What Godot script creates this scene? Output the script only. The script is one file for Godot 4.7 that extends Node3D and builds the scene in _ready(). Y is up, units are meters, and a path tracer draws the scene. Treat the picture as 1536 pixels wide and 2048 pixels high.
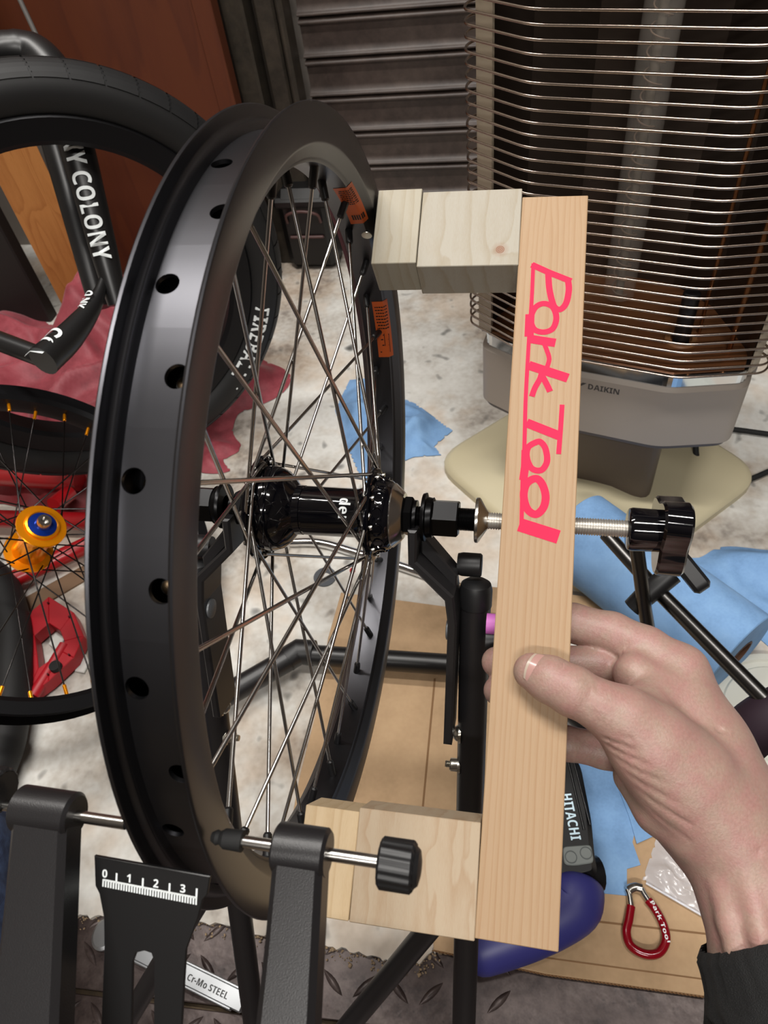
extends Node3D
# A wheel in a truing stand on a garage floor, a hand holding a home-made wooden dishing gauge against it.
# World: x along the axle, y up, z towards the viewer; the origin is the floor under the hub. Metres.

const HUB := Vector3(0, 0.47448, 0)
const RIM := 0.209
const GT := 0.4437                      # tilt of the gauge
var used := {}
var mats := {}
var rng := RandomNumberGenerator.new()

# ---------------------------------------------------------------- naming
func numbered(called: String) -> String:
	if not used.has(called):
		used[called] = 0
		return called
	used[called] += 1
	return "%s_%03d" % [called, used[called]]

func thing(called: String, label: String, category: String, at := Vector3.ZERO, group := "") -> Node3D:
	var o := Node3D.new()
	o.name = numbered(called)
	add_child(o)
	o.position = at
	o.set_meta("label", label)
	o.set_meta("category", category)
	if group:
		o.set_meta("group", group)
	return o

func struct_node(called: String) -> Node3D:
	var o := Node3D.new()
	o.name = called
	add_child(o)
	o.set_meta("kind", "structure")
	return o

func part(called: String, what, m: Material, parent: Node3D, label := "") -> MeshInstance3D:
	var o := MeshInstance3D.new()
	if what is SurfaceTool:
		what.generate_normals()
		o.mesh = what.commit()
	else:
		o.mesh = what
	o.material_override = m
	var n := called
	var k := 0
	while parent.has_node(n):
		k += 1
		n = "%s_%03d" % [called, k]
	o.name = n
	parent.add_child(o, true)
	if label:
		o.set_meta("label", label)
	return o

func lone(called: String, what, m: Material, label: String, category: String, at := Vector3.ZERO, group := "") -> MeshInstance3D:
	var o := MeshInstance3D.new()
	if what is SurfaceTool:
		what.generate_normals()
		o.mesh = what.commit()
	else:
		o.mesh = what
	o.material_override = m
	o.name = numbered(called)
	add_child(o)
	o.position = at
	o.set_meta("label", label)
	o.set_meta("category", category)
	if group:
		o.set_meta("group", group)
	return o

# ---------------------------------------------------------------- shapes
func begin() -> SurfaceTool:
	var st := SurfaceTool.new()
	st.begin(Mesh.PRIMITIVE_TRIANGLES)
	st.set_smooth_group(-1)
	return st

func tri(st: SurfaceTool, a: Vector3, b: Vector3, c: Vector3) -> void:   # counter-clockwise from outside
	st.add_vertex(a)
	st.add_vertex(c)
	st.add_vertex(b)

func quad(st: SurfaceTool, a: Vector3, b: Vector3, c: Vector3, d: Vector3) -> void:
	tri(st, a, b, c)
	tri(st, a, c, d)

func frame_to(axis: Vector3) -> Basis:   # a basis whose y is the axis
	var y := axis.normalized()
	var h := Vector3.RIGHT if absf(y.x) < 0.9 else Vector3.FORWARD
	var x := y.cross(h).normalized()
	return Basis(x, y, x.cross(y))

# a box with chamfered edges, centred on the transform
func cbox(st: SurfaceTool, size: Vector3, c: float, xf := Transform3D()) -> void:
	var h := size / 2.0
	c = minf(c, minf(h.x, minf(h.y, h.z)) * 0.95)
	st.set_smooth_group(-1)
	var V := func(sx: int, sy: int, sz: int, ax: int) -> Vector3:
		var p := Vector3(sx * (h.x - c), sy * (h.y - c), sz * (h.z - c))
		p[ax] = [sx, sy, sz][ax] * h[ax]
		return xf * p
	for ax in 3:
		var b := (ax + 1) % 3
		var d := (ax + 2) % 3
		for s: int in [-1, 1]:
			var q := []
			for e in [[-1, -1], [1, -1], [1, 1], [-1, 1]]:
				var sg := [0, 0, 0]
				sg[ax] = s
				sg[b] = e[0]
				sg[d] = e[1]
				q.append(V.call(sg[0], sg[1], sg[2], ax))
			if s < 0:
				q.reverse()
			quad(st, q[0], q[1], q[2], q[3])
		# the edges along ax
		for e in [[-1, -1], [1, -1], [1, 1], [-1, 1]]:
			var lo := [0, 0, 0]
			lo[b] = e[0]
			lo[d] = e[1]
			var hi: Array = lo.duplicate()
			lo[ax] = -1
			hi[ax] = 1
			var p0: Vector3 = V.call(lo[0], lo[1], lo[2], b)
			var p1: Vector3 = V.call(hi[0], hi[1], hi[2], b)
			var p2: Vector3 = V.call(hi[0], hi[1], hi[2], d)
			var p3: Vector3 = V.call(lo[0], lo[1], lo[2], d)
			if e[0] * e[1] > 0:
				quad(st, p0, p3, p2, p1)
			else:
				quad(st, p0, p1, p2, p3)
	for sx in [-1, 1]:
		for sy in [-1, 1]:
			for sz in [-1, 1]:
				var a: Vector3 = V.call(sx, sy, sz, 0)
				var b2: Vector3 = V.call(sx, sy, sz, 1)
				var c2: Vector3 = V.call(sx, sy, sz, 2)
				if sx * sy * sz > 0:
					tri(st, a, b2, c2)
				else:
					tri(st, a, c2, b2)

# a tube along points; r a number or one per point
func tube(st: SurfaceTool, pts: Array, r, sides := 10, caps := true, closed := false) -> void:
	var n := pts.size()
	var tg := []
	for i in n:
		var a: Vector3 = pts[(i - 1 + n) % n] if closed or i > 0 else pts[0]
		var b: Vector3 = pts[(i + 1) % n] if closed or i < n - 1 else pts[n - 1]
		tg.append((b - a).normalized())
	var up := Vector3.UP if absf(tg[0].y) < 0.9 else Vector3.RIGHT
	var side: Vector3 = tg[0].cross(up).normalized()
	var rings := []
	for i in n:
		side = (side - tg[i] * side.dot(tg[i])).normalized()
		var other: Vector3 = side.cross(tg[i])
		var rr: float = r[i] if r is Array else r
		var ring := []
		for k in sides:
			var t := TAU * k / sides
			ring.append(pts[i] + (side * cos(t) + other * sin(t)) * rr)
		rings.append(ring)
	st.set_smooth_group(1)
	for i in (n if closed else n - 1):
		var A: Array = rings[i]
		var B: Array = rings[(i + 1) % n]
		for k in sides:
			var k2 := (k + 1) % sides
			quad(st, A[k], B[k], B[k2], A[k2])
	if caps and not closed:
		st.set_smooth_group(-1)
		for e in [0, n - 1]:
			var R: Array = rings[e]
			for k in range(1, sides - 1):
				if e == 0:
					tri(st, R[0], R[k], R[k + 1])
				else:
					tri(st, R[0], R[k + 1], R[k])

# a body of revolution: prof holds (distance along the axis, radius)
func lathe(st: SurfaceTool, prof: Array, o: Vector3, axis: Vector3, segs := 24, squash := Vector2.ONE) -> void:
	var B := frame_to(axis)
	var g := 2
	for i in prof.size() - 1:
		var p: Vector2 = prof[i]
		var q: Vector2 = prof[i + 1]
		if i > 0 and absf((p - prof[i - 1]).angle_to(q - p)) > 0.55:
			g += 1
		st.set_smooth_group(g)
		for k in segs:
			var t0 := TAU * k / segs
			var t1 := TAU * ((k + 1) % segs) / segs
			var d0 := B.x * cos(t0) * squash.x + B.z * sin(t0) * squash.y
			var d1 := B.x * cos(t1) * squash.x + B.z * sin(t1) * squash.y
			var a := o + B.y * p.x + d0 * p.y
			var b := o + B.y * p.x + d1 * p.y
			var c := o + B.y * q.x + d1 * q.y
			var d := o + B.y * q.x + d0 * q.y
			if p.y > 1e-7:
				tri(st, a, c, b)
			if q.y > 1e-7:
				tri(st, a, d, c)

func area2(poly: Array) -> float:
	var s := 0.0
	for i in poly.size():
		s += poly[i].cross(poly[(i + 1) % poly.size()])
	return s

func inset(poly: Array, d: float) -> Array:
	var out := []
	var n := poly.size()
	for i in n:
		var a: Vector2 = (poly[i] - poly[(i - 1 + n) % n]).normalized()
		var b: Vector2 = (poly[(i + 1) % n] - poly[i]).normalized()
		var na := Vector2(-a.y, a.x)
		var nb := Vector2(-b.y, b.x)
		var m := (na + nb).normalized()
		out.append(poly[i] + m * d / maxf(0.4, m.dot(na)))
	return out

# an outline in the transform's x-y plane, extruded along its z from z0 to z1, edges chamfered
func prism(st: SurfaceTool, outline: Array, z0: float, z1: float, xf := Transform3D(), bev := 0.0, round_sides := false) -> void:
	var poly := outline.duplicate()
	if area2(poly) < 0:
		poly.reverse()
	var small := inset(poly, bev) if bev > 0 else poly
	var idx := Geometry2D.triangulate_polygon(PackedVector2Array(small))
	st.set_smooth_group(-1)
	for i in range(0, idx.size(), 3):
		var t := [small[idx[i]], small[idx[i + 1]], small[idx[i + 2]]]
		if (t[1] - t[0]).cross(t[2] - t[0]) < 0:
			t.reverse()
		tri(st, xf * Vector3(t[0].x, t[0].y, z1), xf * Vector3(t[1].x, t[1].y, z1), xf * Vector3(t[2].x, t[2].y, z1))
		tri(st, xf * Vector3(t[0].x, t[0].y, z0), xf * Vector3(t[2].x, t[2].y, z0), xf * Vector3(t[1].x, t[1].y, z0))
	var rows := [[poly, z0, poly, z1]]
	if bev > 0:
		rows = [[small, z0, poly, z0 + bev], [poly, z0 + bev, poly, z1 - bev], [poly, z1 - bev, small, z1]]
	var g := 40
	for row in rows:
		g += 1
		st.set_smooth_group(g if round_sides else -1)
		for i in poly.size():
			var j := (i + 1) % poly.size()
			quad(st, xf * Vector3(row[0][i].x, row[0][i].y, row[1]), xf * Vector3(row[0][j].x, row[0][j].y, row[1]), xf * Vector3(row[2][j].x, row[2][j].y, row[3]), xf * Vector3(row[2][i].x, row[2][i].y, row[3]))

# the same for an outline on the ground (x, z), upwards from y0 to y1
func slab(st: SurfaceTool, outline: Array, y0: float, y1: float, bev := 0.0, round_sides := false) -> void:
	var flip := []
	for p in outline:
		flip.append(Vector2(p.x, -p.y))
	prism(st, flip, y0, y1, Transform3D(Basis(Vector3(1, 0, 0), Vector3(0, 0, -1), Vector3(0, 1, 0)), Vector3.ZERO), bev, round_sides)

func rounded(poly: Array, r: float, steps := 4) -> Array:
	var out := []
	var n := poly.size()
	for i in n:
		var p: Vector2 = poly[i]
		var a: Vector2 = poly[(i - 1 + n) % n] - p
		var b: Vector2 = poly[(i + 1) % n] - p
		var d := minf(r, minf(a.length(), b.length()) * 0.48)
		var s := p + a.normalized() * d
		var e := p + b.normalized() * d
		for k in steps + 1:
			var t := float(k) / steps
			out.append(s.lerp(p, t).lerp(p.lerp(e, t), t))
	return out

func ngon(n: int, r: float, turn := 0.0, at := Vector2.ZERO) -> Array:
	var out := []
	for i in n:
		out.append(at + Vector2.from_angle(turn + TAU * i / n) * r)
	return out

func smooth_path(pts: Array, steps := 6, closed := false) -> Array:
	var out := []
	var n := pts.size()
	for i in (n if closed else n - 1):
		var p0 = pts[(i - 1 + n) % n] if closed or i > 0 else pts[0] * 2.0 - pts[1]
		var p1 = pts[i]
		var p2 = pts[(i + 1) % n]
		var p3 = pts[(i + 2) % n] if closed or i < n - 2 else p2 * 2.0 - p1
		for k in steps:
			var t := float(k) / steps
			out.append(p1.cubic_interpolate(p2, p0, p3, t))
	if not closed:
		out.append(pts[n - 1])
	return out

# a thin stroke of ink: a ribbon of the given width lying on the plane z = 0 of the transform
func stroke(st: SurfaceTool, pts: Array, w: float, xf: Transform3D, closed := false, lift := 0.00012) -> void:
	st.set_smooth_group(-1)
	var n := pts.size()
	var L := []
	var R := []
	for i in n:
		var a: Vector2 = pts[(i - 1 + n) % n] if closed or i > 0 else pts[0]
		var b: Vector2 = pts[(i + 1) % n] if closed or i < n - 1 else pts[n - 1]
		var d := (b - a).normalized()
		var s := Vector2(-d.y, d.x) * w / 2.0
		L.append(pts[i] + s)
		R.append(pts[i] - s)
	for i in (n if closed else n - 1):
		var j := (i + 1) % n
		quad(st, xf * Vector3(R[i].x, R[i].y, lift), xf * Vector3(R[j].x, R[j].y, lift), xf * Vector3(L[j].x, L[j].y, lift), xf * Vector3(L[i].x, L[i].y, lift))

# lettering: a TextMesh's triangles moved by a mapping (Vector3 -> Vector3)
func letters(st: SurfaceTool, text: String, height: float, mapping: Callable, bold := true, depth := 0.0004, family := "Droid Sans") -> float:
	var tm := TextMesh.new()
	var f := SystemFont.new()
	f.font_names = PackedStringArray([family])
	if bold:
		f.font_weight = 700
	tm.font = f
	tm.font_size = 48
	tm.pixel_size = 0.01
	tm.depth = 0.02
	tm.curve_step = 2.0
	tm.horizontal_alignment = HORIZONTAL_ALIGNMENT_LEFT
	tm.vertical_alignment = VERTICAL_ALIGNMENT_CENTER
	tm.text = text
	var box := tm.get_aabb()
	var s := height / 0.35
	st.set_smooth_group(-1)
	for k in tm.get_surface_count():
		var a := tm.surface_get_arrays(k)
		var v: PackedVector3Array = a[Mesh.ARRAY_VERTEX]
		var ix = a[Mesh.ARRAY_INDEX]
		var count: int = ix.size() if ix != null and ix.size() else v.size()
		for i in count:
			var p: Vector3 = v[ix[i]] if ix != null and ix.size() else v[i]
			st.add_vertex(mapping.call(Vector3((p.x - box.position.x) * s, p.y * s, (p.z / 0.02) * depth)))
	return box.size.x * s

# a sheet over an outline (x, z); height is called with the place and its distance to the edge
func sheet(st: SurfaceTool, outline: Array, step: float, height: Callable, thick := 0.0) -> void:
	var pv := PackedVector2Array(outline)
	var lo: Vector2 = outline[0]
	var hi: Vector2 = outline[0]
	for p in outline:
		lo = lo.min(p)
		hi = hi.max(p)
	var nx := int(ceil((hi.x - lo.x) / step)) + 1
	var nz := int(ceil((hi.y - lo.y) / step)) + 1
	var at := {}
	var place := func(i: int, j: int) -> Vector3:
		var key := i * 4096 + j
		if at.has(key):
			return at[key]
		var p := lo + Vector2(i, j) * step
		var best := 1e9
		var q := p
		for e in outline.size():
			var c := Geometry2D.get_closest_point_to_segment(p, outline[e], outline[(e + 1) % outline.size()])
			var d := p.distance_to(c)
			if d < best:
				best = d
				q = c
		if not Geometry2D.is_point_in_polygon(p, pv) or best < step * 0.4:
			p = q
			best = 0.0
		var r := Vector3(p.x, height.call(p.x, p.y, best), p.y)
		at[key] = r
		return r
	for i in nx:
		for j in nz:
			if not Geometry2D.is_point_in_polygon(lo + Vector2(i + 0.5, j + 0.5) * step, pv):
				continue
			var a: Vector3 = place.call(i, j)
			var b: Vector3 = place.call(i + 1, j)
			var c: Vector3 = place.call(i + 1, j + 1)
			var d: Vector3 = place.call(i, j + 1)
			st.set_smooth_group(1)
			quad(st, a, d, c, b)
			if thick > 0.0:
				var t := Vector3(0, thick, 0)
				st.set_smooth_group(2)
				quad(st, a - t, b - t, c - t, d - t)

# ---------------------------------------------------------------- materials
func mat(called: String, c: Color, rough: float, metal := 0.0, spec := 0.5) -> StandardMaterial3D:
	if mats.has(called):
		return mats[called]
	var m := StandardMaterial3D.new()
	m.resource_name = called
	m.albedo_color = c
	m.roughness = rough
	m.metallic = metal
	m.metallic_specular = spec
	mats[called] = m
	return m

func noise(sd: int, freq: float, octaves := 4, kind := FastNoiseLite.TYPE_SIMPLEX_SMOOTH) -> FastNoiseLite:
	var n := FastNoiseLite.new()
	n.seed = sd
	n.noise_type = kind
	n.frequency = freq
	n.fractal_octaves = octaves
	return n

func noise_bytes(sd: int, freq: float, w: int, h: int, octaves := 4) -> PackedByteArray:
	var im := noise(sd, freq, octaves).get_seamless_image(w, h)
	im.convert(Image.FORMAT_L8)
	return im.get_data()

func streaks(sd: int, freq: float, w: int, h: int, tall: int) -> PackedByteArray:   # noise pulled out along the picture's y
	var im := noise(sd, freq, 4).get_seamless_image(w, tall)
	im.convert(Image.FORMAT_L8)
	im.resize(w, h, Image.INTERPOLATE_CUBIC)
	return im.get_data()

func picture(w: int, h: int, bytes: PackedByteArray) -> ImageTexture:
	return ImageTexture.create_from_image(Image.create_from_data(w, h, false, Image.FORMAT_RGB8, bytes))

func grey(w: int, h: int, bytes: PackedByteArray) -> ImageTexture:
	return ImageTexture.create_from_image(Image.create_from_data(w, h, false, Image.FORMAT_L8, bytes))

func triplanar(m: StandardMaterial3D, scale: Vector3, world := false) -> void:
	m.uv1_triplanar = true
	m.uv1_world_triplanar = world
	m.uv1_scale = scale
	m.uv1_triplanar_sharpness = 8.0

func bumpy(m: StandardMaterial3D, sd: int, freq: float, centimetres: float, size := 256) -> void:
	var b := noise_bytes(sd, freq, size, size)
	m.heightmap_enabled = true
	m.heightmap_texture = grey(size, size, b)
	m.heightmap_scale = centimetres

# sawn softwood: growth rings cut lengthwise (along y), fine pores, slight tone drift
func wood(called: String, light: Color, dark: Color, sd: int, rings: float, wander: float, size: Vector2, knot := Vector3.ZERO, w := 384, h := 768) -> StandardMaterial3D:
	if mats.has(called):
		return mats[called]
	var st := streaks(sd, 0.02, w, h, 24)
	var warp := streaks(sd + 1, 0.006, w, h, 128)
	var fine := streaks(sd + 2, 0.25, w, h, 96)
	var b := PackedByteArray()
	b.resize(w * h * 3)
	for y in h:
		for x in w:
			var i := y * w + x
			var u := float(x) / w
			var pull := 0.0
			var heart := 0.0
			if knot.z > 0.0:
				var d := Vector2((u - knot.x) * size.x, (float(y) / h - knot.y) * size.y).length() / knot.z
				pull = exp(-d * 0.9) * 0.25 * signf(u - knot.x)
				heart = clampf((1.15 - d) * 4.0, 0.0, 1.0)
				if heart > 0.0:
					heart *= 0.75 + 0.25 * sin(d * 16.0)
				heart = maxf(heart, 0.22 * clampf((2.2 - d), 0.0, 1.0))
			var ring := (u + pull) * rings + (warp[i] / 255.0 - 0.5) * wander
			var f := ring - floorf(ring)
			var late := pow(f, 3.0) * (1.0 - smoothstep(0.9, 1.0, f))
			var k := clampf(late * 0.75 + (st[i] / 255.0 - 0.5) * 0.35 + (fine[i] / 255.0 - 0.5) * 0.3, 0.0, 1.0)
			var c := light.lerp(dark, k)
			if heart > 0.0:
				c = c.lerp(Color(0.50, 0.33, 0.24), heart)
			b[i * 3] = int(clampf(c.r, 0, 1) * 255)
			b[i * 3 + 1] = int(clampf(c.g, 0, 1) * 255)
			b[i * 3 + 2] = int(clampf(c.b, 0, 1) * 255)
	var m := mat(called, Color.WHITE, 0.62)
	m.albedo_texture = picture(w, h, b)
	m.heightmap_enabled = true
	m.heightmap_texture = grey(w, h, fine)
	m.heightmap_scale = 0.006
	triplanar(m, Vector3(1.0 / size.x, 1.0 / size.y, 1.0 / size.x))
	return m

func blotchy(called: String, tones: Array, sd: int, freqs: Array, size: float, px: int, rough: float, bump_cm: float, specks := 0.0, tint := Color(1, 1, 1, 0)) -> StandardMaterial3D:
	if mats.has(called):
		return mats[called]
	var a := noise_bytes(sd, freqs[0], px, px, 5)
	var d := noise_bytes(sd + 1, freqs[1], px, px, 4)
	var e := noise_bytes(sd + 2, freqs[2], px, px, 3)
	var s := noise_bytes(sd + 3, freqs[1] * 1.7, px, px, 2)
	var b := PackedByteArray()
	b.resize(px * px * 3)
	var n := tones.size() - 1
	for i in px * px:
		var v := clampf((a[i] * 0.5 + d[i] * 0.32 + e[i] * 0.18) / 255.0 * 1.5 - 0.25, 0.0, 0.999) * n
		var k := int(v)
		var c: Color = tones[k].lerp(tones[k + 1], v - k)
		if tint.a > 0.0:
			c = c.lerp(Color(c.r * tint.r, c.g * tint.g, c.b * tint.b), tint.a * clampf((s[i] * 0.35 + a[(i + px * (px / 2) + px / 3) % (px * px)] * 0.65) / 255.0 * 3.4 - 1.5, 0.0, 1.0))
		if specks > 0.0 and s[i] < 60:
			c = c.darkened(specks * (60 - s[i]) / 60.0)
		b[i * 3] = int(c.r * 255)
		b[i * 3 + 1] = int(c.g * 255)
		b[i * 3 + 2] = int(c.b * 255)
	var m := mat(called, Color.WHITE, rough)
	m.albedo_texture = picture(px, px, b)
	if bump_cm > 0:
		m.heightmap_enabled = true
		m.heightmap_texture = grey(px, px, d)
		m.heightmap_scale = bump_cm
	triplanar(m, Vector3.ONE / size, true)
	return m

func _ready() -> void:
	rng.seed = 7
	view_and_light()
	palette()
	room()
	wheel()
	hub_and_axle()
	truing_stand()
	gauge()
	person()
	heater()
	spare_tyre_and_fork()
	gold_wheel()
	clutter_left()
	clutter_middle()
	clutter_right()

func view_and_light() -> void:
	var cam := Camera3D.new()
	cam.name = "camera"
	cam.near = 0.02
	cam.far = 20.0
	var lens := CameraAttributesPhysical.new()
	lens.frustum_focal_length = 16.875      # 24 mm film height: 70.8 degrees tall
	lens.exposure_aperture = 14.0
	lens.frustum_focus_distance = 0.44
	lens.frustum_near = 0.02
	lens.frustum_far = 20.0
	cam.attributes = lens
	add_child(cam)
	cam.transform = Transform3D(Basis(Vector3(0.98035, -0.10880, -0.16452), Vector3(-0.05645, 0.64441, -0.76259), Vector3(0.18899, 0.75690, 0.62561)), Vector3(0.11562, 0.79000, 0.25877))
	cam.current = true
	var we := WorldEnvironment.new()
	we.name = "environment"
	var e := Environment.new()
	e.background_mode = Environment.BG_COLOR
	e.background_color = Color(0.02, 0.022, 0.025)
	e.tonemap_mode = Environment.TONE_MAPPER_LINEAR
	e.tonemap_exposure = 1.05
	e.sdfgi_enabled = true
	e.ssao_enabled = true
	e.ssil_enabled = true
	we.environment = e
	add_child(we)
	# the garage's ceiling lamps: two LED battens
	lamp(Vector3(0.28, 2.52, 0.12), 1.15, 3.6, "above the truing stand")
	lamp(Vector3(-0.75, 2.52, -0.55), 1.15, 3.0, "near the roller shutter")
	lamp(Vector3(0.2, 2.52, 2.1), 1.15, 5.6, "behind the photographer")

func lamp(at: Vector3, long: float, energy: float, where: String) -> void:
	var t := thing("ceiling_lamp", "white LED batten lamp on the ceiling " + where, "lamp", at)
	var st := begin()
	cbox(st, Vector3(long, 0.05, 0.11), 0.008, Transform3D(Basis(), Vector3(0, 0.045, 0)))
	part("housing", st, mat("lamp_white", Color(0.9, 0.9, 0.88), 0.4), t)
	var d := begin()
	cbox(d, Vector3(long - 0.02, 0.02, 0.1), 0.006, Transform3D(Basis(), Vector3(0, 0.012, 0)))
	var glow := mat("lamp_glow%d" % int(at.z * 10), Color(1, 1, 1), 0.4)
	glow.emission_enabled = true
	glow.emission = Color(1.0, 0.96, 0.9)
	glow.emission_energy_multiplier = 2.5
	part("diffuser", d, glow, t)
	var l := AreaLight3D.new()
	l.name = "lamp_light"
	l.area_size = Vector2(long - 0.03, 0.09)
	l.area_normalize_energy = true
	l.light_energy = energy
	l.light_color = Color(1.0, 0.985, 0.965)
	l.area_range = 12.0
	l.shadow_enabled = true
	l.rotation = Vector3(-PI / 2, 0, 0)
	l.position = Vector3(0, -0.004, 0)
	t.add_child(l)

func palette() -> void:
	mat("black_paint", Color(0.09, 0.088, 0.09), 0.36)
	mat("rim_black", Color(0.315, 0.315, 0.33), 0.38, 1.0)
	mat("gloss_black", Color(0.014, 0.016, 0.032), 0.07, 0.0, 0.6)
	mat("anodised_black", Color(0.05, 0.05, 0.055), 0.3, 0.7)
	mat("plastic_black", Color(0.085, 0.085, 0.09), 0.45)
	mat("rubber_black", Color(0.05, 0.05, 0.053), 0.75)
	mat("steel", Color(0.80, 0.79, 0.77), 0.2, 1.0)
	mat("zinc", Color(0.78, 0.77, 0.73), 0.28, 1.0)
	mat("chrome", Color(0.88, 0.88, 0.88), 0.12, 1.0)
	mat("spoke_steel", Color(0.70, 0.69, 0.68), 0.2, 1.0)
	mat("spoke_black", Color(0.2, 0.19, 0.19), 0.25, 0.9)
	mat("white_print", Color(0.88, 0.9, 0.9), 0.5)
	mat("gold", Color(1.0, 0.62, 0.05), 0.25, 0.7)
	var bp: StandardMaterial3D = mat("stand_paint", Color(0.105, 0.10, 0.105), 0.38)
	bumpy(bp, 31, 0.2, 0.004)
	triplanar(bp, Vector3.ONE / 0.03)
	blotchy("card", [Color(0.63, 0.52, 0.39), Color(0.70, 0.58, 0.445), Color(0.74, 0.62, 0.48)], 5, [0.006, 0.03, 0.15], 0.4, 384, 0.8, 0.02)
	blotchy("blue_paper", [Color(0.40, 0.54, 0.70), Color(0.46, 0.61, 0.78), Color(0.51, 0.66, 0.82)], 15, [0.006, 0.03, 0.2], 0.3, 384, 0.85, 0.05)
	var cloth: StandardMaterial3D = blotchy("crimson_cloth", [Color(0.469, 0.152, 0.194), Color(0.578, 0.226, 0.269), Color(0.651, 0.318, 0.354)], 25, [0.008, 0.04, 0.2], 0.4, 384, 0.6, 0.04)
	cloth.rim_enabled = true
	cloth.rim = 0.4

func room() -> void:
	# concrete slab with a broken front edge; steel checker plates beyond it
	var conc := blotchy("concrete", [Color(0.52, 0.49, 0.46), Color(0.70, 0.675, 0.64), Color(0.79, 0.78, 0.755), Color(0.85, 0.845, 0.825), Color(0.78, 0.765, 0.735)], 41, [0.004, 0.016, 0.09], 1.5, 1280, 0.7, 0.12, 0.6, Color(0.90, 0.80, 0.71, 0.5))
	conc.metallic_specular = 0.35
	var fl := struct_node("floor")
	var edge := []
	for p in [Vector2(-0.96106, 0.21237), Vector2(-0.63689, 0.18225), Vector2(-0.39896, 0.16293), Vector2(-0.31045, 0.16508), Vector2(-0.25167, 0.15832), Vector2(-0.18885, 0.15094), Vector2(-0.11453, 0.15151), Vector2(-0.05317, 0.15187), Vector2(0.00673, 0.15544), Vector2(0.04469, 0.15257), Vector2(0.07058, 0.13004), Vector2(0.11518, 0.08892), Vector2(0.21052, 0.04361), Vector2(0.32612, 0.00893), Vector2(0.49816, -0.03808)]:
		edge.append(p)
	var rough := []
	for i in edge.size() - 1:
		for k in 14:
			var q: Vector2 = edge[i].lerp(edge[i + 1], k / 14.0)
			rough.append(q + Vector2(0, rng.randf_range(-0.0022, 0.0022)))
	rough.append(Vector2(1.9, 0.12))
	rough.append(Vector2(1.9, -1.25))
	rough.append(Vector2(-1.9, -1.25))
	rough.append(Vector2(-1.9, 0.2))
	var st := begin()
	slab(st, rough, -0.2, 0.0, 0.0)
	part("concrete_slab", st, conc, fl)
	var sub := begin()
	cbox(sub, Vector3(3.8, 0.2, 3.0), 0.01, Transform3D(Basis(), Vector3(0, -0.115, 1.35)))
	var dirt := blotchy("dirt", [Color(0.20, 0.16, 0.13), Color(0.33, 0.28, 0.22), Color(0.45, 0.38, 0.29)], 61, [0.01, 0.05, 0.2], 0.4, 384, 0.9, 0.2)
	part("sunken_floor", sub, dirt, fl)
	# crumbs of concrete along the broken edge
	var cr := begin()
	for i in 700:
		var e: int = rng.randi_range(0, edge.size() - 2)
		var q: Vector2 = edge[e].lerp(edge[e + 1], rng.randf())
		if absf(q.x) > 0.6:
			continue
		var r := rng.randf_range(0.0004, 0.0014) * (1.7 if i % 17 == 0 else 1.0)
		var c := Vector3(q.x, -0.005 + r * 0.4, q.y + pow(rng.randf(), 2.0) * 0.012)
		var b := Basis.from_euler(Vector3(rng.randf() * 6, rng.randf() * 6, rng.randf() * 6))
		cbox(cr, Vector3(r * 2, r * 1.3, r * 1.6), r * 0.4, Transform3D(b, c))
	var crumbs := part("crumbs", cr, mat("crumb_tan", Color(0.56, 0.48, 0.38), 0.9), fl)
	crumbs.set_meta("kind", "stuff")
	checker_plates()
	var shell := mat("wall_grey", Color(0.52, 0.49, 0.46), 0.85)
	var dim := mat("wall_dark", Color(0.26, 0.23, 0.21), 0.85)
	var roof := mat("ceiling_grey", Color(0.80, 0.79, 0.77), 0.9)
	for w in [["wall_back", Vector3(3.8, 2.9, 0.12), Vector3(0, 1.3, -1.21)], ["wall_left", Vector3(0.12, 2.9, 4.2), Vector3(-1.86, 1.3, 0.8)], ["wall_right", Vector3(0.12, 2.9, 4.2), Vector3(1.86, 1.3, 0.8)], ["wall_front", Vector3(3.8, 2.9, 0.12), Vector3(0, 1.3, 2.9)], ["ceiling", Vector3(3.8, 0.12, 4.3), Vector3(0, 2.66, 0.8)]]:
		var o := struct_node(w[0])
		o.position = w[2]
		var b := begin()
		cbox(b, w[1], 0.004)
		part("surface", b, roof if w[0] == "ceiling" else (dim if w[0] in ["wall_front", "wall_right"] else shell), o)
	shutter()

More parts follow.
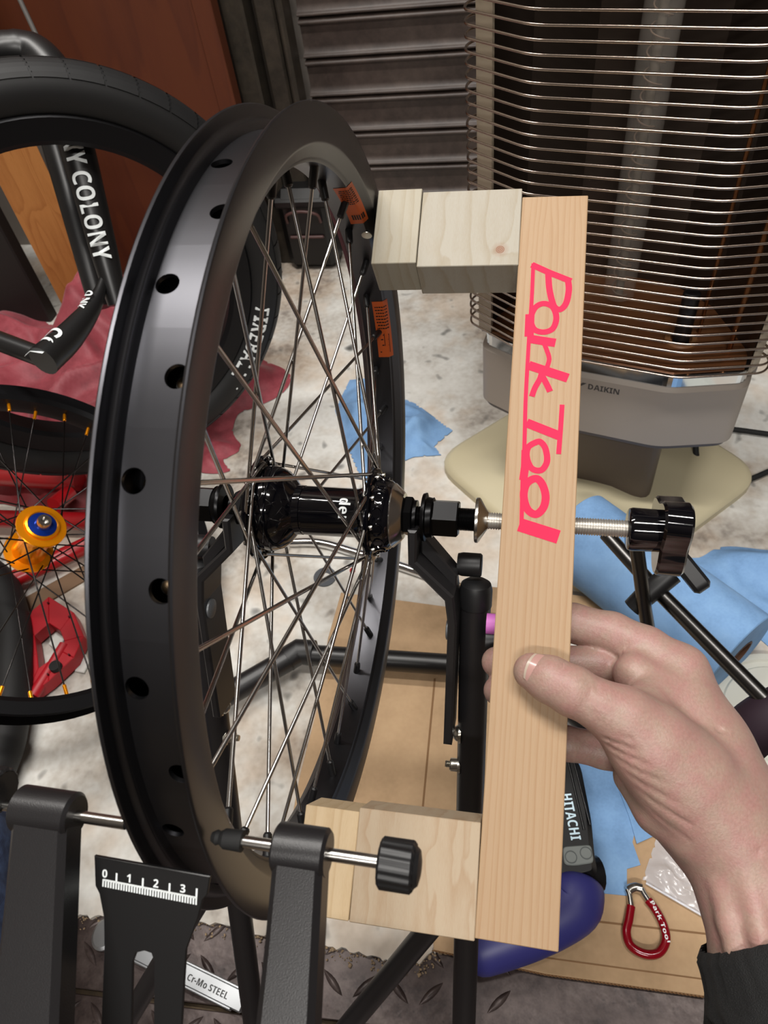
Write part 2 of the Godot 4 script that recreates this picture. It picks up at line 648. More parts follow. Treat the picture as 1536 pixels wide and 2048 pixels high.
func shutter() -> void:
	var d := struct_node("door_1")          # the brown roller shutter
	d.position = Vector3(0, 0, -1.12)
	d.rotation.y = -0.004
	var brown := blotchy("shutter_brown", [Color(0.20, 0.165, 0.15), Color(0.27, 0.228, 0.208), Color(0.33, 0.285, 0.26)], 71, [0.01, 0.05, 0.2], 0.5, 384, 0.5, 0.02)
	var pitch := 0.0626
	var prof := [Vector2(0.0, 0.0), Vector2(0.0075, 0.002), Vector2(0.0095, 0.005), Vector2(0.0075, 0.0078), Vector2(0.0015, 0.0092), Vector2(-0.004, 0.0108), Vector2(0.0015, 0.0122), Vector2(0.0075, 0.0138), Vector2(0.0095, 0.0165), Vector2(0.0075, 0.019), Vector2(0.0, 0.0215), Vector2(-0.0015, 0.03), Vector2(-0.0015, 0.052), Vector2(0.0, 0.0626)]
	var slat := begin()
	for i in prof.size() - 1:
		slat.set_smooth_group(1)
		var a: Vector2 = prof[i]
		var b: Vector2 = prof[i + 1]
		quad(slat, Vector3(-0.305, a.y, a.x), Vector3(1.7, a.y, a.x), Vector3(1.7, b.y, b.x), Vector3(-0.305, b.y, b.x))
		quad(slat, Vector3(-0.305, b.y, b.x - 0.004), Vector3(1.7, b.y, b.x - 0.004), Vector3(1.7, a.y, a.x - 0.004), Vector3(-0.305, a.y, a.x - 0.004))
	slat.generate_normals()
	var sm := slat.commit()
	for k in 38:
		var o := part("slat", sm, brown, d)
		o.position = Vector3(0, 0.4262 - 0.0155 - 7 * pitch + k * pitch - 0.0, 0)
	# bottom bar on the ground
	var bar := begin()
	cbox(bar, Vector3(2.0, 0.05, 0.03), 0.004, Transform3D(Basis(), Vector3(0.7, 0.01, 0.0)))
	part("bottom_bar", bar, brown, d)
	var rail := struct_node("trim_1")       # the steel guide rail and the post beside it
	rail.position = Vector3(-0.367, 0, -1.11)
	var steel := blotchy("rail_steel", [Color(0.13, 0.115, 0.09), Color(0.20, 0.175, 0.145), Color(0.25, 0.22, 0.18)], 81, [0.01, 0.05, 0.2], 0.4, 384, 0.55, 0.03)
	for b in [[-0.03, 0.04, 0.05], [0.02, 0.035, 0.036], [0.05, 0.012, 0.05]]:
		var s := begin()
		cbox(s, Vector3(b[1], 2.4, b[2]), 0.004, Transform3D(Basis(), Vector3(b[0], 1.19, b[2] / 2)))
		part("rail_profile", s, steel, rail)

func checker_plates() -> void:
	var steel := blotchy("plate_steel", [Color(0.175, 0.141, 0.137), Color(0.253, 0.210, 0.202), Color(0.315, 0.271, 0.260), Color(0.362, 0.325, 0.310)], 91, [0.012, 0.05, 0.2], 0.3, 512, 0.42, 0.02, 0.4)
	steel.metallic = 0.35
	var lug := begin()
	lug.set_smooth_group(1)
	var n := 16
	for i in n:
		var t0 := TAU * i / n
		var t1 := TAU * (i + 1) / n
		var ring := func(t: float, s: float, y: float) -> Vector3:
			return Vector3(cos(t) * 0.0145 * s, y, sin(t) * absf(sin(t)) * 0.0036 * s)
		quad(lug, ring.call(t0, 1, 0), ring.call(t0, 0.72, 0.0016), ring.call(t1, 0.72, 0.0016), ring.call(t1, 1, 0))
		tri(lug, ring.call(t0, 0.72, 0.0016), Vector3(0, 0.0019, 0), ring.call(t1, 0.72, 0.0016))
	lug.generate_normals()
	var lm := lug.commit()
	for k in 2:
		var o := thing("checker_plate", "worn steel checker plate " + ("along the broken concrete edge under the stand" if k == 0 else "nearest the camera, below the narrow debris-filled joint"), "floor plate", Vector3(0, -0.006, 0.129 if k == 0 else 0.2085))
		var turn := 0.055
		o.rotation.y = turn
		var long := 1.5
		var deep: float = 0.075 if k == 0 else 0.4
		var back: float = 0.16 if k == 0 else 0.0
		var st := begin()
		cbox(st, Vector3(long, 0.006, deep + back), 0.0008, Transform3D(Basis(), Vector3(-0.1, -0.003, (deep - back) / 2 + 0.003)))
		part("plate", st, steel, o)
		var pitch := 0.031
		for i in range(-14, 20):
			for j in range(-3 if k == 0 else 0, 4):
				var x := -0.1 + i * pitch
				var z := 0.018 + j * pitch
				if z > deep - 0.008 or x < -0.45 or x > 0.13 or (k == 1 and j > 1) or (j < 0 and x < 0.05):
					continue
				var l := part("lug", lm, steel, o)
				l.position = Vector3(x, 0, z)
				l.rotation.y = 0.75 if (i + j) % 2 == 0 else -0.75
# ---------------------------------------------------------------- the wheel being checked
func polar(x: float, r: float, a: float) -> Vector3:      # about the axle; 0 points at the viewer, 90 degrees up
	return Vector3(x, r * sin(a), r * cos(a))

func revolve_x(st: SurfaceTool, prof: Array, segs: int, group := 1) -> void:   # prof of (x, r), seen from +z side the surface lies left of the path
	var g := group
	for i in prof.size() - 1:
		var p: Vector2 = prof[i]
		var q: Vector2 = prof[i + 1]
		if i > 0 and absf((p - prof[i - 1]).angle_to(q - p)) > 0.6:
			g += 1
		st.set_smooth_group(g)
		for k in segs:
			var a := TAU * k / segs
			var b := TAU * ((k + 1) % segs) / segs
			quad(st, polar(p.x, p.y, a), polar(q.x, q.y, a), polar(q.x, q.y, b), polar(p.x, p.y, b))

const RIM_SHIFT := -0.001
const HOLE0 := 0.04189                  # 2.4 degrees: the first spoke hole

func wheel() -> void:
	var w := thing("spoked_wheel", "black double wall bicycle wheel without tyre, held in the truing stand", "wheel", HUB)
	var black: StandardMaterial3D = mats["rim_black"]
	var rim := begin()
	# outer skin from the right of the channel over the right lip, down the side and along the spoke bed to the left
	var half := [Vector2(0.0098, 0.1985), Vector2(0.0102, 0.2015), Vector2(0.0106, 0.2022), Vector2(0.0111, 0.2015), Vector2(0.0114, 0.2022), Vector2(0.0119, 0.2026), Vector2(0.0128, 0.2036), Vector2(0.0131, 0.2045), Vector2(0.0128, 0.2078), Vector2(0.0132, 0.2089), Vector2(0.0141, 0.2093), Vector2(0.0147, 0.2089), Vector2(0.0149, 0.2081), Vector2(0.0149, 0.1930), Vector2(0.0146, 0.1921), Vector2(0.0138, 0.1912), Vector2(0.0106, 0.1866), Vector2(0.0099, 0.1858), Vector2(0.0092, 0.1853), Vector2(0.0085, 0.1842), Vector2(0.0, 0.1838)]
	var prof := half.duplicate()
	for i in range(half.size() - 2, -1, -1):
		prof.append(Vector2(-half[i].x, half[i].y))
	for i in prof.size():
		prof[i] += Vector2(RIM_SHIFT, 0)
	revolve_x(rim, prof, 192, 10)
	# the channel floor with its 36 nipple holes
	var r0 := 0.1985
	var hs := TAU / 72.0
	for k in 36:
		var a0 := HOLE0 + TAU * k / 36.0
		var xo := (-0.0053 if k % 2 == 1 else 0.0053) + RIM_SHIFT
		var hr := 0.0043
		var lo := Vector2(-0.0098 + RIM_SHIFT - xo, -hs * r0)
		var hi := Vector2(0.0098 + RIM_SHIFT - xo, hs * r0)
		var dirs := []
		for i in 48:
			dirs.append(TAU * i / 48.0)
		for c in [lo, Vector2(hi.x, lo.y), hi, Vector2(lo.x, hi.y)]:
			dirs.append(fposmod(c.angle(), TAU))
		dirs.sort()
		var inner := []
		var outer := []
		for t in dirs:
			var d := Vector2.from_angle(t)
			inner.append(d * hr)
			var s := 1e9
			if absf(d.x) > 1e-6:
				s = minf(s, (hi.x if d.x > 0 else lo.x) / d.x)
			if absf(d.y) > 1e-6:
				s = minf(s, (hi.y if d.y > 0 else lo.y) / d.y)
			outer.append(d * s)
		var at := func(p: Vector2, r: float) -> Vector3:
			return polar(xo + p.x, r, a0 + p.y / r0)
		for i in dirs.size():
			var j := (i + 1) % dirs.size()
			rim.set_smooth_group(5)
			for g in 4:
				var f0 := pow(g / 4.0, 1.6)
				var f1 := pow((g + 1) / 4.0, 1.6)
				quad(rim, at.call(inner[i].lerp(outer[i], f0), r0), at.call(inner[i].lerp(outer[i], f1), r0), at.call(inner[j].lerp(outer[j], f1), r0), at.call(inner[j].lerp(outer[j], f0), r0))
			rim.set_smooth_group(6)
			quad(rim, at.call(inner[i], r0 - 0.0018), at.call(inner[j], r0 - 0.0018), at.call(inner[j], r0), at.call(inner[i], r0))
	part("rim", rim, black, w)
	# spokes: 36, four cross. One mesh per kind, turned about the axle
	var kinds := []
	for side: int in [-1, 1]:
		for lead: int in [-1, 1]:
			kinds.append([side, lead])
	var nip := begin()
	lathe(nip, [Vector2(-0.005, 0.0), Vector2(-0.005, 0.0028), Vector2(-0.0028, 0.0032), Vector2(-0.0022, 0.0024), Vector2(0.0110, 0.0023), Vector2(0.0120, 0.0016), Vector2(0.0120, 0.0)], Vector3.ZERO, Vector3.UP, 10)
	nip.generate_normals()
	var nm := nip.commit()
	var nh := begin()
	lathe(nh, [Vector2(-0.0058, 0.0), Vector2(-0.0058, 0.0016), Vector2(-0.0052, 0.0026), Vector2(-0.0046, 0.0027)], Vector3.ZERO, Vector3.UP, 12)
	nh.generate_normals()
	var nhm := nh.commit()
	for kd in kinds:
		var side: int = kd[0]
		var lead: int = kd[1]
		var fx := -0.0360 if side < 0 else 0.0318         # flange plane
		var fr := 0.0275 if side < 0 else 0.0235          # spoke hole circle
		var psi := HOLE0 + (deg_to_rad(10) if side > 0 else 0.0) + (deg_to_rad(20) if lead > 0 else 0.0)
		var phi := psi - lead * deg_to_rad(80)
		var flip := -1.0 if lead > 0 else 1.0                # which face of the flange the head is on
		var hub_end := polar(fx + flip * 0.0016, fr, phi)
		var rim_end := polar(side * -0.0030 + RIM_SHIFT, 0.1855, psi)
		var run := (rim_end - hub_end).normalized()
		var st := begin()
		var head := polar(fx - flip * 0.0028, fr, phi)
		tube(st, [head, polar(fx + flip * 0.0006, fr, phi), hub_end + Vector3(flip * 0.0006, 0, 0) + run * 0.0012, hub_end + run * 0.004, hub_end.lerp(rim_end, 0.5), rim_end - run * 0.006], 0.00105, 8)
		lathe(st, [Vector2(-0.0008, 0), Vector2(-0.0008, 0.0016), Vector2(0.0004, 0.0019), Vector2(0.0008, 0.0)], head, Vector3(flip, 0, 0), 8)
		st.generate_normals()
		var sm := st.commit()
		for k in 9:
			var turn := Basis(Vector3.RIGHT, -TAU * k / 9.0)
			var s := part("spoke", sm, mats["spoke_steel"], w)
			s.transform = Transform3D(turn, Vector3.ZERO)
			var n := part("nipple", nm, mats["plastic_black"], s)
			n.transform = Transform3D(frame_to(-run), rim_end)
			var h := part("nipple_head", nhm, mat("nipple_brass", Color(0.66, 0.56, 0.44), 0.3, 1.0), s)
			h.transform = n.transform
	# two orange warning labels on the slanted inner face, right of the bed
	for lb in [[deg_to_rad(143.0), 0.046, 0], [deg_to_rad(181.5), 0.050, 1]]:
		label_on_rim(w, lb[0], lb[1], lb[2])
	# the valve hole on that same face shows the light behind it
	var vh := begin()
	var va := deg_to_rad(154.0)
	var c := polar(0.0070, 0.1841, va)
	var nrm := polar(0.0, -1.0, va).normalized()
	lathe(vh, [Vector2(0.0002, 0.0), Vector2(0.0002, 0.0022), Vector2(0.0004, 0.0034), Vector2(0.0, 0.0036)], c, nrm, 16)
	part("valve_hole_grommet", vh, mats["zinc"], w)

func label_on_rim(w: Node3D, mid: float, length: float, which: int) -> void:
	# the slant runs from (x .0138, r .1912) to (.0106, .1866) and the bed goes on from there
	var path := [Vector2(0.0112, 0.1874), Vector2(0.0099, 0.1858), Vector2(0.0092, 0.1853), Vector2(0.0085, 0.1842), Vector2(0.0005, 0.1838)]
	var lens := [0.0]
	for i in path.size() - 1:
		lens.append(lens[i] + path[i].distance_to(path[i + 1]))
	var total: float = lens[-1]
	var at := func(u: float, v: float, lift: float) -> Vector3:      # u along the arc, v across, 0..1
		var s := v * total
		var i := 0
		while i < path.size() - 2 and s > lens[i + 1]:
			i += 1
		var d: Vector2 = path[i + 1] - path[i]
		var q: Vector2 = path[i] + d * ((s - lens[i]) / d.length())
		var nn := Vector2(-d.y, d.x).normalized()
		if nn.y > 0:
			nn = -nn
		q += nn * lift
		return polar(q.x + RIM_SHIFT, q.y, mid + (0.5 - u) * length / 0.188)
	var st := begin()
	st.set_smooth_group(1)
	for i in 20:
		for j in 12:
			var c := [at.call(i / 20.0, j / 12.0, 0.0002), at.call((i + 1) / 20.0, j / 12.0, 0.0002), at.call((i + 1) / 20.0, (j + 1) / 12.0, 0.0002), at.call(i / 20.0, (j + 1) / 12.0, 0.0002)]
			quad(st, c[0], c[1], c[2], c[3])
	var lab := part("warning_label", st, mat("label_orange", Color(0.80, 0.36, 0.13), 0.5), w, "orange warning sticker with small black print")
	var pr := begin()
	pr.set_smooth_group(-1)
	var bar := func(u0: float, u1: float, v0: float, v1: float) -> void:
		quad(pr, at.call(u0, v0, 0.0004), at.call(u1, v0, 0.0004), at.call(u1, v1, 0.0004), at.call(u0, v1, 0.0004))
	var r := RandomNumberGenerator.new()
	r.seed = 3 + which
	for row in 8:
		var u := 0.50 + row * 0.055
		var v := 0.14
		while v < 0.84:
			var e := v + r.randf_range(0.05, 0.16)
			bar.call(u, u + 0.022, v, minf(e, 0.88))
			v = e + 0.03
	if which == 1:
		for s in [[0.08, 0.1, 0.2, 0.85], [0.08, 0.4, 0.2, 0.24], [0.2, 0.22, 0.3, 0.7], [0.3, 0.32, 0.3, 0.75], [0.2, 0.42, 0.5, 0.54], [0.38, 0.4, 0.2, 0.6]]:
			bar.call(s[0], s[1], s[2], s[3])
	else:
		for k in 6:
			bar.call(0.1, 0.22, 0.12 + k * 0.12, 0.2 + k * 0.12)
	part("print", pr, mat("label_ink", Color(0.08, 0.05, 0.04), 0.6), lab)

func hub_and_axle() -> void:
	var w: Node3D = get_node("spoked_wheel")
	var X := Vector3.RIGHT
	var O := Vector3.ZERO
	var gl: StandardMaterial3D = mats["gloss_black"]
	var st := begin()
	lathe(st, [Vector2(-0.0390, 0.0), Vector2(-0.0390, 0.019), Vector2(-0.0380, 0.0245), Vector2(-0.0375, 0.0305), Vector2(-0.0370, 0.0312), Vector2(-0.0350, 0.0312), Vector2(-0.0345, 0.0305), Vector2(-0.0340, 0.0262), Vector2(-0.0333, 0.0252), Vector2(-0.0310, 0.0256), Vector2(-0.0270, 0.0252), Vector2(-0.0220, 0.0232), Vector2(-0.0180, 0.0195), Vector2(-0.0155, 0.0160), Vector2(-0.0143, 0.0148), Vector2(-0.0105, 0.0146), Vector2(-0.0102, 0.0141), Vector2(-0.0090, 0.0141), Vector2(-0.0088, 0.0145), Vector2(0.0220, 0.0143), Vector2(0.0255, 0.0160), Vector2(0.0278, 0.0190), Vector2(0.0300, 0.0245), Vector2(0.0304, 0.0264), Vector2(0.0310, 0.0268), Vector2(0.0326, 0.0268), Vector2(0.0332, 0.0262), Vector2(0.0338, 0.0222), Vector2(0.0360, 0.0212), Vector2(0.0390, 0.0208), Vector2(0.0418, 0.0195), Vector2(0.0432, 0.0178), Vector2(0.0432, 0.0)], O, X, 48)
	var body := part("hub_shell", st, gl, w)
	# dished scallops round the right shoulder
	var sc := begin()
	for k in 14:
		var a := TAU * k / 14.0
		lathe(sc, [Vector2(-0.0004, 0.0041), Vector2(0.0004, 0.0040), Vector2(0.0005, 0.0034), Vector2(-0.0002, 0.0028), Vector2(-0.0007, 0.0)], polar(0.0372, 0.0211, a), polar(0.002, 0.0211, a), 12, Vector2(1.0, 0.8))
	part("scallop_ring", sc, gl, body)
	# the letters left on the shell
	var pr := begin()
	letters(pr, "der", 0.0062, func(p: Vector3) -> Vector3:
		return polar(0.0166 + p.y, 0.0144 + p.z, deg_to_rad(84) - p.x / 0.0144))
	part("lettering", pr, mats["white_print"], body)
	var ring := begin()
	lathe(ring, [Vector2(0.0425, 0.0182), Vector2(0.0436, 0.0186), Vector2(0.0478, 0.0148), Vector2(0.0492, 0.0132), Vector2(0.0492, 0.0)], O, X, 40)
	part("cone_ring", ring, mats["steel"], w, "polished steel bearing ring")
	ring = begin()
	lathe(ring, [Vector2(-0.0390, 0.0), Vector2(-0.0465, 0.0), Vector2(-0.0465, 0.0105), Vector2(-0.0448, 0.0125), Vector2(-0.0390, 0.0128)], O, X, 32)
	part("cone_ring", ring, mats["steel"], w, "polished steel bearing ring")
	var nut := begin()
	prism(nut, ngon(6, 0.0118), 0.0492, 0.0548, axle_frame(), 0.0009)
	lathe(nut, [Vector2(0.0545, 0.0095), Vector2(0.0565, 0.0095), Vector2(0.0565, 0.0)], O, X, 20)
	part("lock_nut", nut, mats["anodised_black"], w)
	nut = begin()
	prism(nut, ngon(6, 0.0112, 0.4), -0.0520, -0.0462, axle_frame(), 0.0009)
	part("lock_nut", nut, mats["anodised_black"], w)
	var bolt := begin()
	lathe(bolt, [Vector2(-0.0565, 0.0), Vector2(-0.0565, 0.0058), Vector2(-0.052, 0.0058), Vector2(-0.052, 0.0)], O, X, 16)
	threads(bolt, 0.0540, 0.0600, 0.0062, 0.00055, 0.0011)
	threads(bolt, 0.0795, 0.0895, 0.0066, 0.0004, 0.0009)
	part("axle_thread", bolt, mats["anodised_black"], w)
	for s: float in [1.0, -1.0]:
		var an := begin()
		lathe(an, [Vector2(s * 0.0598, 0.0062), Vector2(s * 0.0598, 0.0135), Vector2(s * 0.0612, 0.0140), Vector2(s * 0.0618, 0.0140), Vector2(s * 0.0624, 0.0118), Vector2(s * 0.0652, 0.0112), Vector2(s * 0.0658, 0.0116), Vector2(s * 0.0665, 0.0105), Vector2(s * 0.0665, 0.0)], O, X, 36)
		prism(an, ngon(6, 0.0112, 0.26), minf(s * 0.0655, s * 0.0805), maxf(s * 0.0655, s * 0.0805), axle_frame(), 0.0008)
		part("axle_nut", an, mats["anodised_black"], w, "black flanged axle nut")

func axle_frame() -> Transform3D:
	return Transform3D(Basis(Vector3(0, 0, -1), Vector3(0, 1, 0), Vector3(1, 0, 0)), Vector3.ZERO)

func threads(st: SurfaceTool, x0: float, x1: float, r: float, depth: float, pitch: float) -> void:
	var prof := [Vector2(x0, 0.0)]
	var x := x0
	while x < x1:
		prof.append(Vector2(x, r - depth))
		prof.append(Vector2(x + pitch * 0.5, r))
		x += pitch
	prof.append(Vector2(x, r - depth))
	prof.append(Vector2(x, 0.0))
	lathe(st, prof, Vector3.ZERO, Vector3.RIGHT, 20)
# ---------------------------------------------------------------- the truing stand
const ARM_A := Vector3(0, -0.883, 0.469)      # down along the arms
const ARM_N := Vector3(0, 0.469, 0.883)       # out of the arms, towards the viewer

func truing_stand() -> void:
	var t := thing("truing_stand", "black tubular wheel truing stand with caliper arms and a ruler plate", "truing stand", Vector3.ZERO)
	var paint: StandardMaterial3D = mats["stand_paint"]
	var dull: StandardMaterial3D = mats["plastic_black"]
	for s: float in [-1.0, 1.0]:
		# upright, leaning towards the viewer as it goes down
		var top := HUB + Vector3(s * 0.0905, 0, 0) + ARM_A * 0.058 - ARM_N * 0.012
		var foot := HUB + Vector3(s * 0.0925, 0, 0) + ARM_A * 0.525 - ARM_N * 0.012
		var st := begin()
		tube(st, [top, foot], 0.0094, 20)
		part("upright", st, paint, t)
		var cap := begin()
		lathe(cap, [Vector2(-0.003, 0.0099), Vector2(0.008, 0.0100), Vector2(0.0115, 0.0090), Vector2(0.0135, 0.0062), Vector2(0.0142, 0.0)], top, -ARM_A, 24)
		part("end_cap", cap, dull, t)
		# cranked flat arm that carries the axle
		var line := [Vector2(0.0556, 0.0035), Vector2(0.0556, 0.024), Vector2(0.0770, 0.045), Vector2(0.0790, 0.062), Vector2(0.0775, 0.149)]
		var th := 0.0027
		var outline := []
		var back := []
		for i in line.size():
			var a: Vector2 = line[maxi(i - 1, 0)]
			var b: Vector2 = line[mini(i + 1, line.size() - 1)]
			var d := (b - a).normalized()
			var k := th if i != 2 else th * 1.15
			outline.append(line[i] + Vector2(-d.y, d.x) * k)
			back.push_front(line[i] - Vector2(-d.y, d.x) * k)
		outline.append_array(back)
		for i in outline.size():
			outline[i] = Vector2(outline[i].x * s, outline[i].y)
		var arm := begin()
		# in the arm's own frame: x across the stand, y down the arm, z out
		var B := Transform3D(Basis(Vector3.RIGHT, ARM_A, Vector3.RIGHT.cross(ARM_A)), HUB)
		var zs := signf(Vector3.RIGHT.cross(ARM_A).dot(ARM_N))
		prism(arm, outline, -0.016 if zs > 0 else -0.013, 0.013 if zs > 0 else 0.016, B, 0.0012)
		part("axle_arm", arm, paint, t)
		# a hooded lug that carries the axle nut, and a stub knob at the outer bend
		var hood := begin()
		var w0 := HUB + Vector3(s * 0.0625, 0, 0) + ARM_A * 0.016
		prism(hood, [Vector2(0.0585 * s, 0.013), Vector2(0.0600 * s, 0.012), Vector2(0.0800 * s, 0.036), Vector2(0.0795 * s, 0.048), Vector2(0.0775 * s, 0.043), Vector2(0.0585 * s, 0.023)], -0.010, 0.004, Transform3D(B.basis, HUB - ARM_N * 0.010), 0.001)
		part("gusset", hood, paint, t)
		var stub := begin()
		lathe(stub, [Vector2(0.0, 0.0), Vector2(0.0, 0.0065), Vector2(0.003, 0.0072), Vector2(0.0135, 0.0072), Vector2(0.0145, 0.0062), Vector2(0.0145, 0.0)], HUB + Vector3(s * 0.079, 0, 0) + ARM_A * 0.035 - ARM_N * 0.014, Vector3(s, 0, 0), 20)
		part("pivot_knob", stub, dull, t)
		# a flat rivet head on the arm's inner face
		var rv := begin()
		lathe(rv, [Vector2(-0.001, 0.0), Vector2(-0.001, 0.0064), Vector2(0.0002, 0.0062), Vector2(0.0006, 0.0052), Vector2(0.0006, 0.0)], HUB + Vector3(s * 0.0753, 0, 0) + ARM_A * 0.070 + ARM_N * 0.004, Vector3(-s, 0, 0), 24)
		part("rivet", rv, mat("rivet_grey", Color(0.40, 0.41, 0.42), 0.45, 0.5), t, "grey rivet head")
		# the two bolts through the upright
		for k in 2:
			var bo := begin()
			var at := HUB + Vector3(s * 0.0832, 0, 0) + ARM_A * (0.157 + 0.0265 * k) - ARM_N * 0.010
			if k == 0:
				lathe(bo, [Vector2(-0.001, 0.0), Vector2(-0.001, 0.0066), Vector2(0.0006, 0.0066), Vector2(0.0006, 0.0055), Vector2(0.0022, 0.0052), Vector2(0.0042, 0.0036), Vector2(0.0048, 0.0020), Vector2(0.0040, 0.0015), Vector2(0.0040, 0.0)], at, Vector3(-s, 0, 0), 24)
			else:
				lathe(bo, [Vector2(-0.001, 0.0), Vector2(-0.001, 0.0058), Vector2(0.0008, 0.0058), Vector2(0.0008, 0.0045), Vector2(0.0052, 0.0045), Vector2(0.0062, 0.0038), Vector2(0.0062, 0.0024), Vector2(0.0067, 0.0020), Vector2(0.0072, 0.0024), Vector2(0.0077, 0.0020), Vector2(0.0082, 0.0024), Vector2(0.0088, 0.0020), Vector2(0.0093, 0.0022), Vector2(0.0095, 0.0)], at, Vector3(-s, 0, 0), 12)
			part("bolt", bo, mats["zinc"], t, "shiny zinc plated bolt")
		# struts from the uprights to the front feet
	for q in [[Vector3(-0.0905, 0.215, 0.128), Vector3(-0.19568, 0.06000, 0.24378), Vector3(-0.23764, 0.01200, 0.28374)], [Vector3(0.0905, 0.215, 0.128), Vector3(-0.00211, 0.06000, 0.21319), Vector3(-0.02734, 0.01200, 0.23544)]]:
		var br := begin()
		tube(br, q, 0.0088, 16)
		part("front_strut", br, paint, t)
	# the base: a rear bar with elbows and two splayed side tubes on the floor
	var bar := begin()
	tube(bar, [Vector3(-0.133, 0.03, -0.139), Vector3(0.140, 0.03, -0.147)], 0.0125, 20)
	part("rear_bar", bar, mats["black_paint"], t)
	for s: float in [-1.0, 1.0]:
		var el := begin()
		var c := Vector3(s * 0.138, 0.03, -0.142)
		tube(el, [c + Vector3(-s * 0.016, 0, 0), c + Vector3(s * 0.004, 0, 0.0), c + Vector3(s * 0.016, 0, 0.012)], 0.0158, 16)
		part("elbow", el, dull, t)
		var sd := begin()
		tube(sd, [c + Vector3(s * 0.004, 0, 0.003), Vector3(s * 0.262, 0.03, -0.035)], 0.0142, 18)
		part("side_tube", sd, paint, t)
		var ft := begin()
		tube(ft, [Vector3(s * 0.250, 0.03, -0.045), Vector3(s * 0.285, 0.03, -0.015)], 0.0165, 16)
		lathe(ft, [Vector2(-0.030, 0.0), Vector2(-0.030, 0.012), Vector2(0.0, 0.010), Vector2(0.0, 0.0)], Vector3(s * 0.272, 0.03, -0.026), Vector3.UP, 14)
		part("rubber_foot", ft, mats["rubber_black"], t)
	# purple-pink tie and a black clamp screw beside the right upright
	var tie := begin()
	lathe(tie, [Vector2(0.0, 0.0), Vector2(0.0, 0.0062), Vector2(0.006, 0.0062), Vector2(0.006, 0.0)], Vector3(0.09833, 0.41932, 0.03312), Vector3.RIGHT, 16)
	part("cable_tie", tie, mat("pink_plastic", Color(0.82, 0.45, 0.78), 0.5), t, "small pink plastic tie")
	var cs := begin()
	lathe(cs, [Vector2(0.0, 0.0), Vector2(0.0, 0.0085), Vector2(0.012, 0.0085), Vector2(0.012, 0.0)], Vector3(0.09836, 0.40903, 0.03757), Vector3.RIGHT, 18)
	part("clamp_screw", cs, dull, t)
	caliper(t)

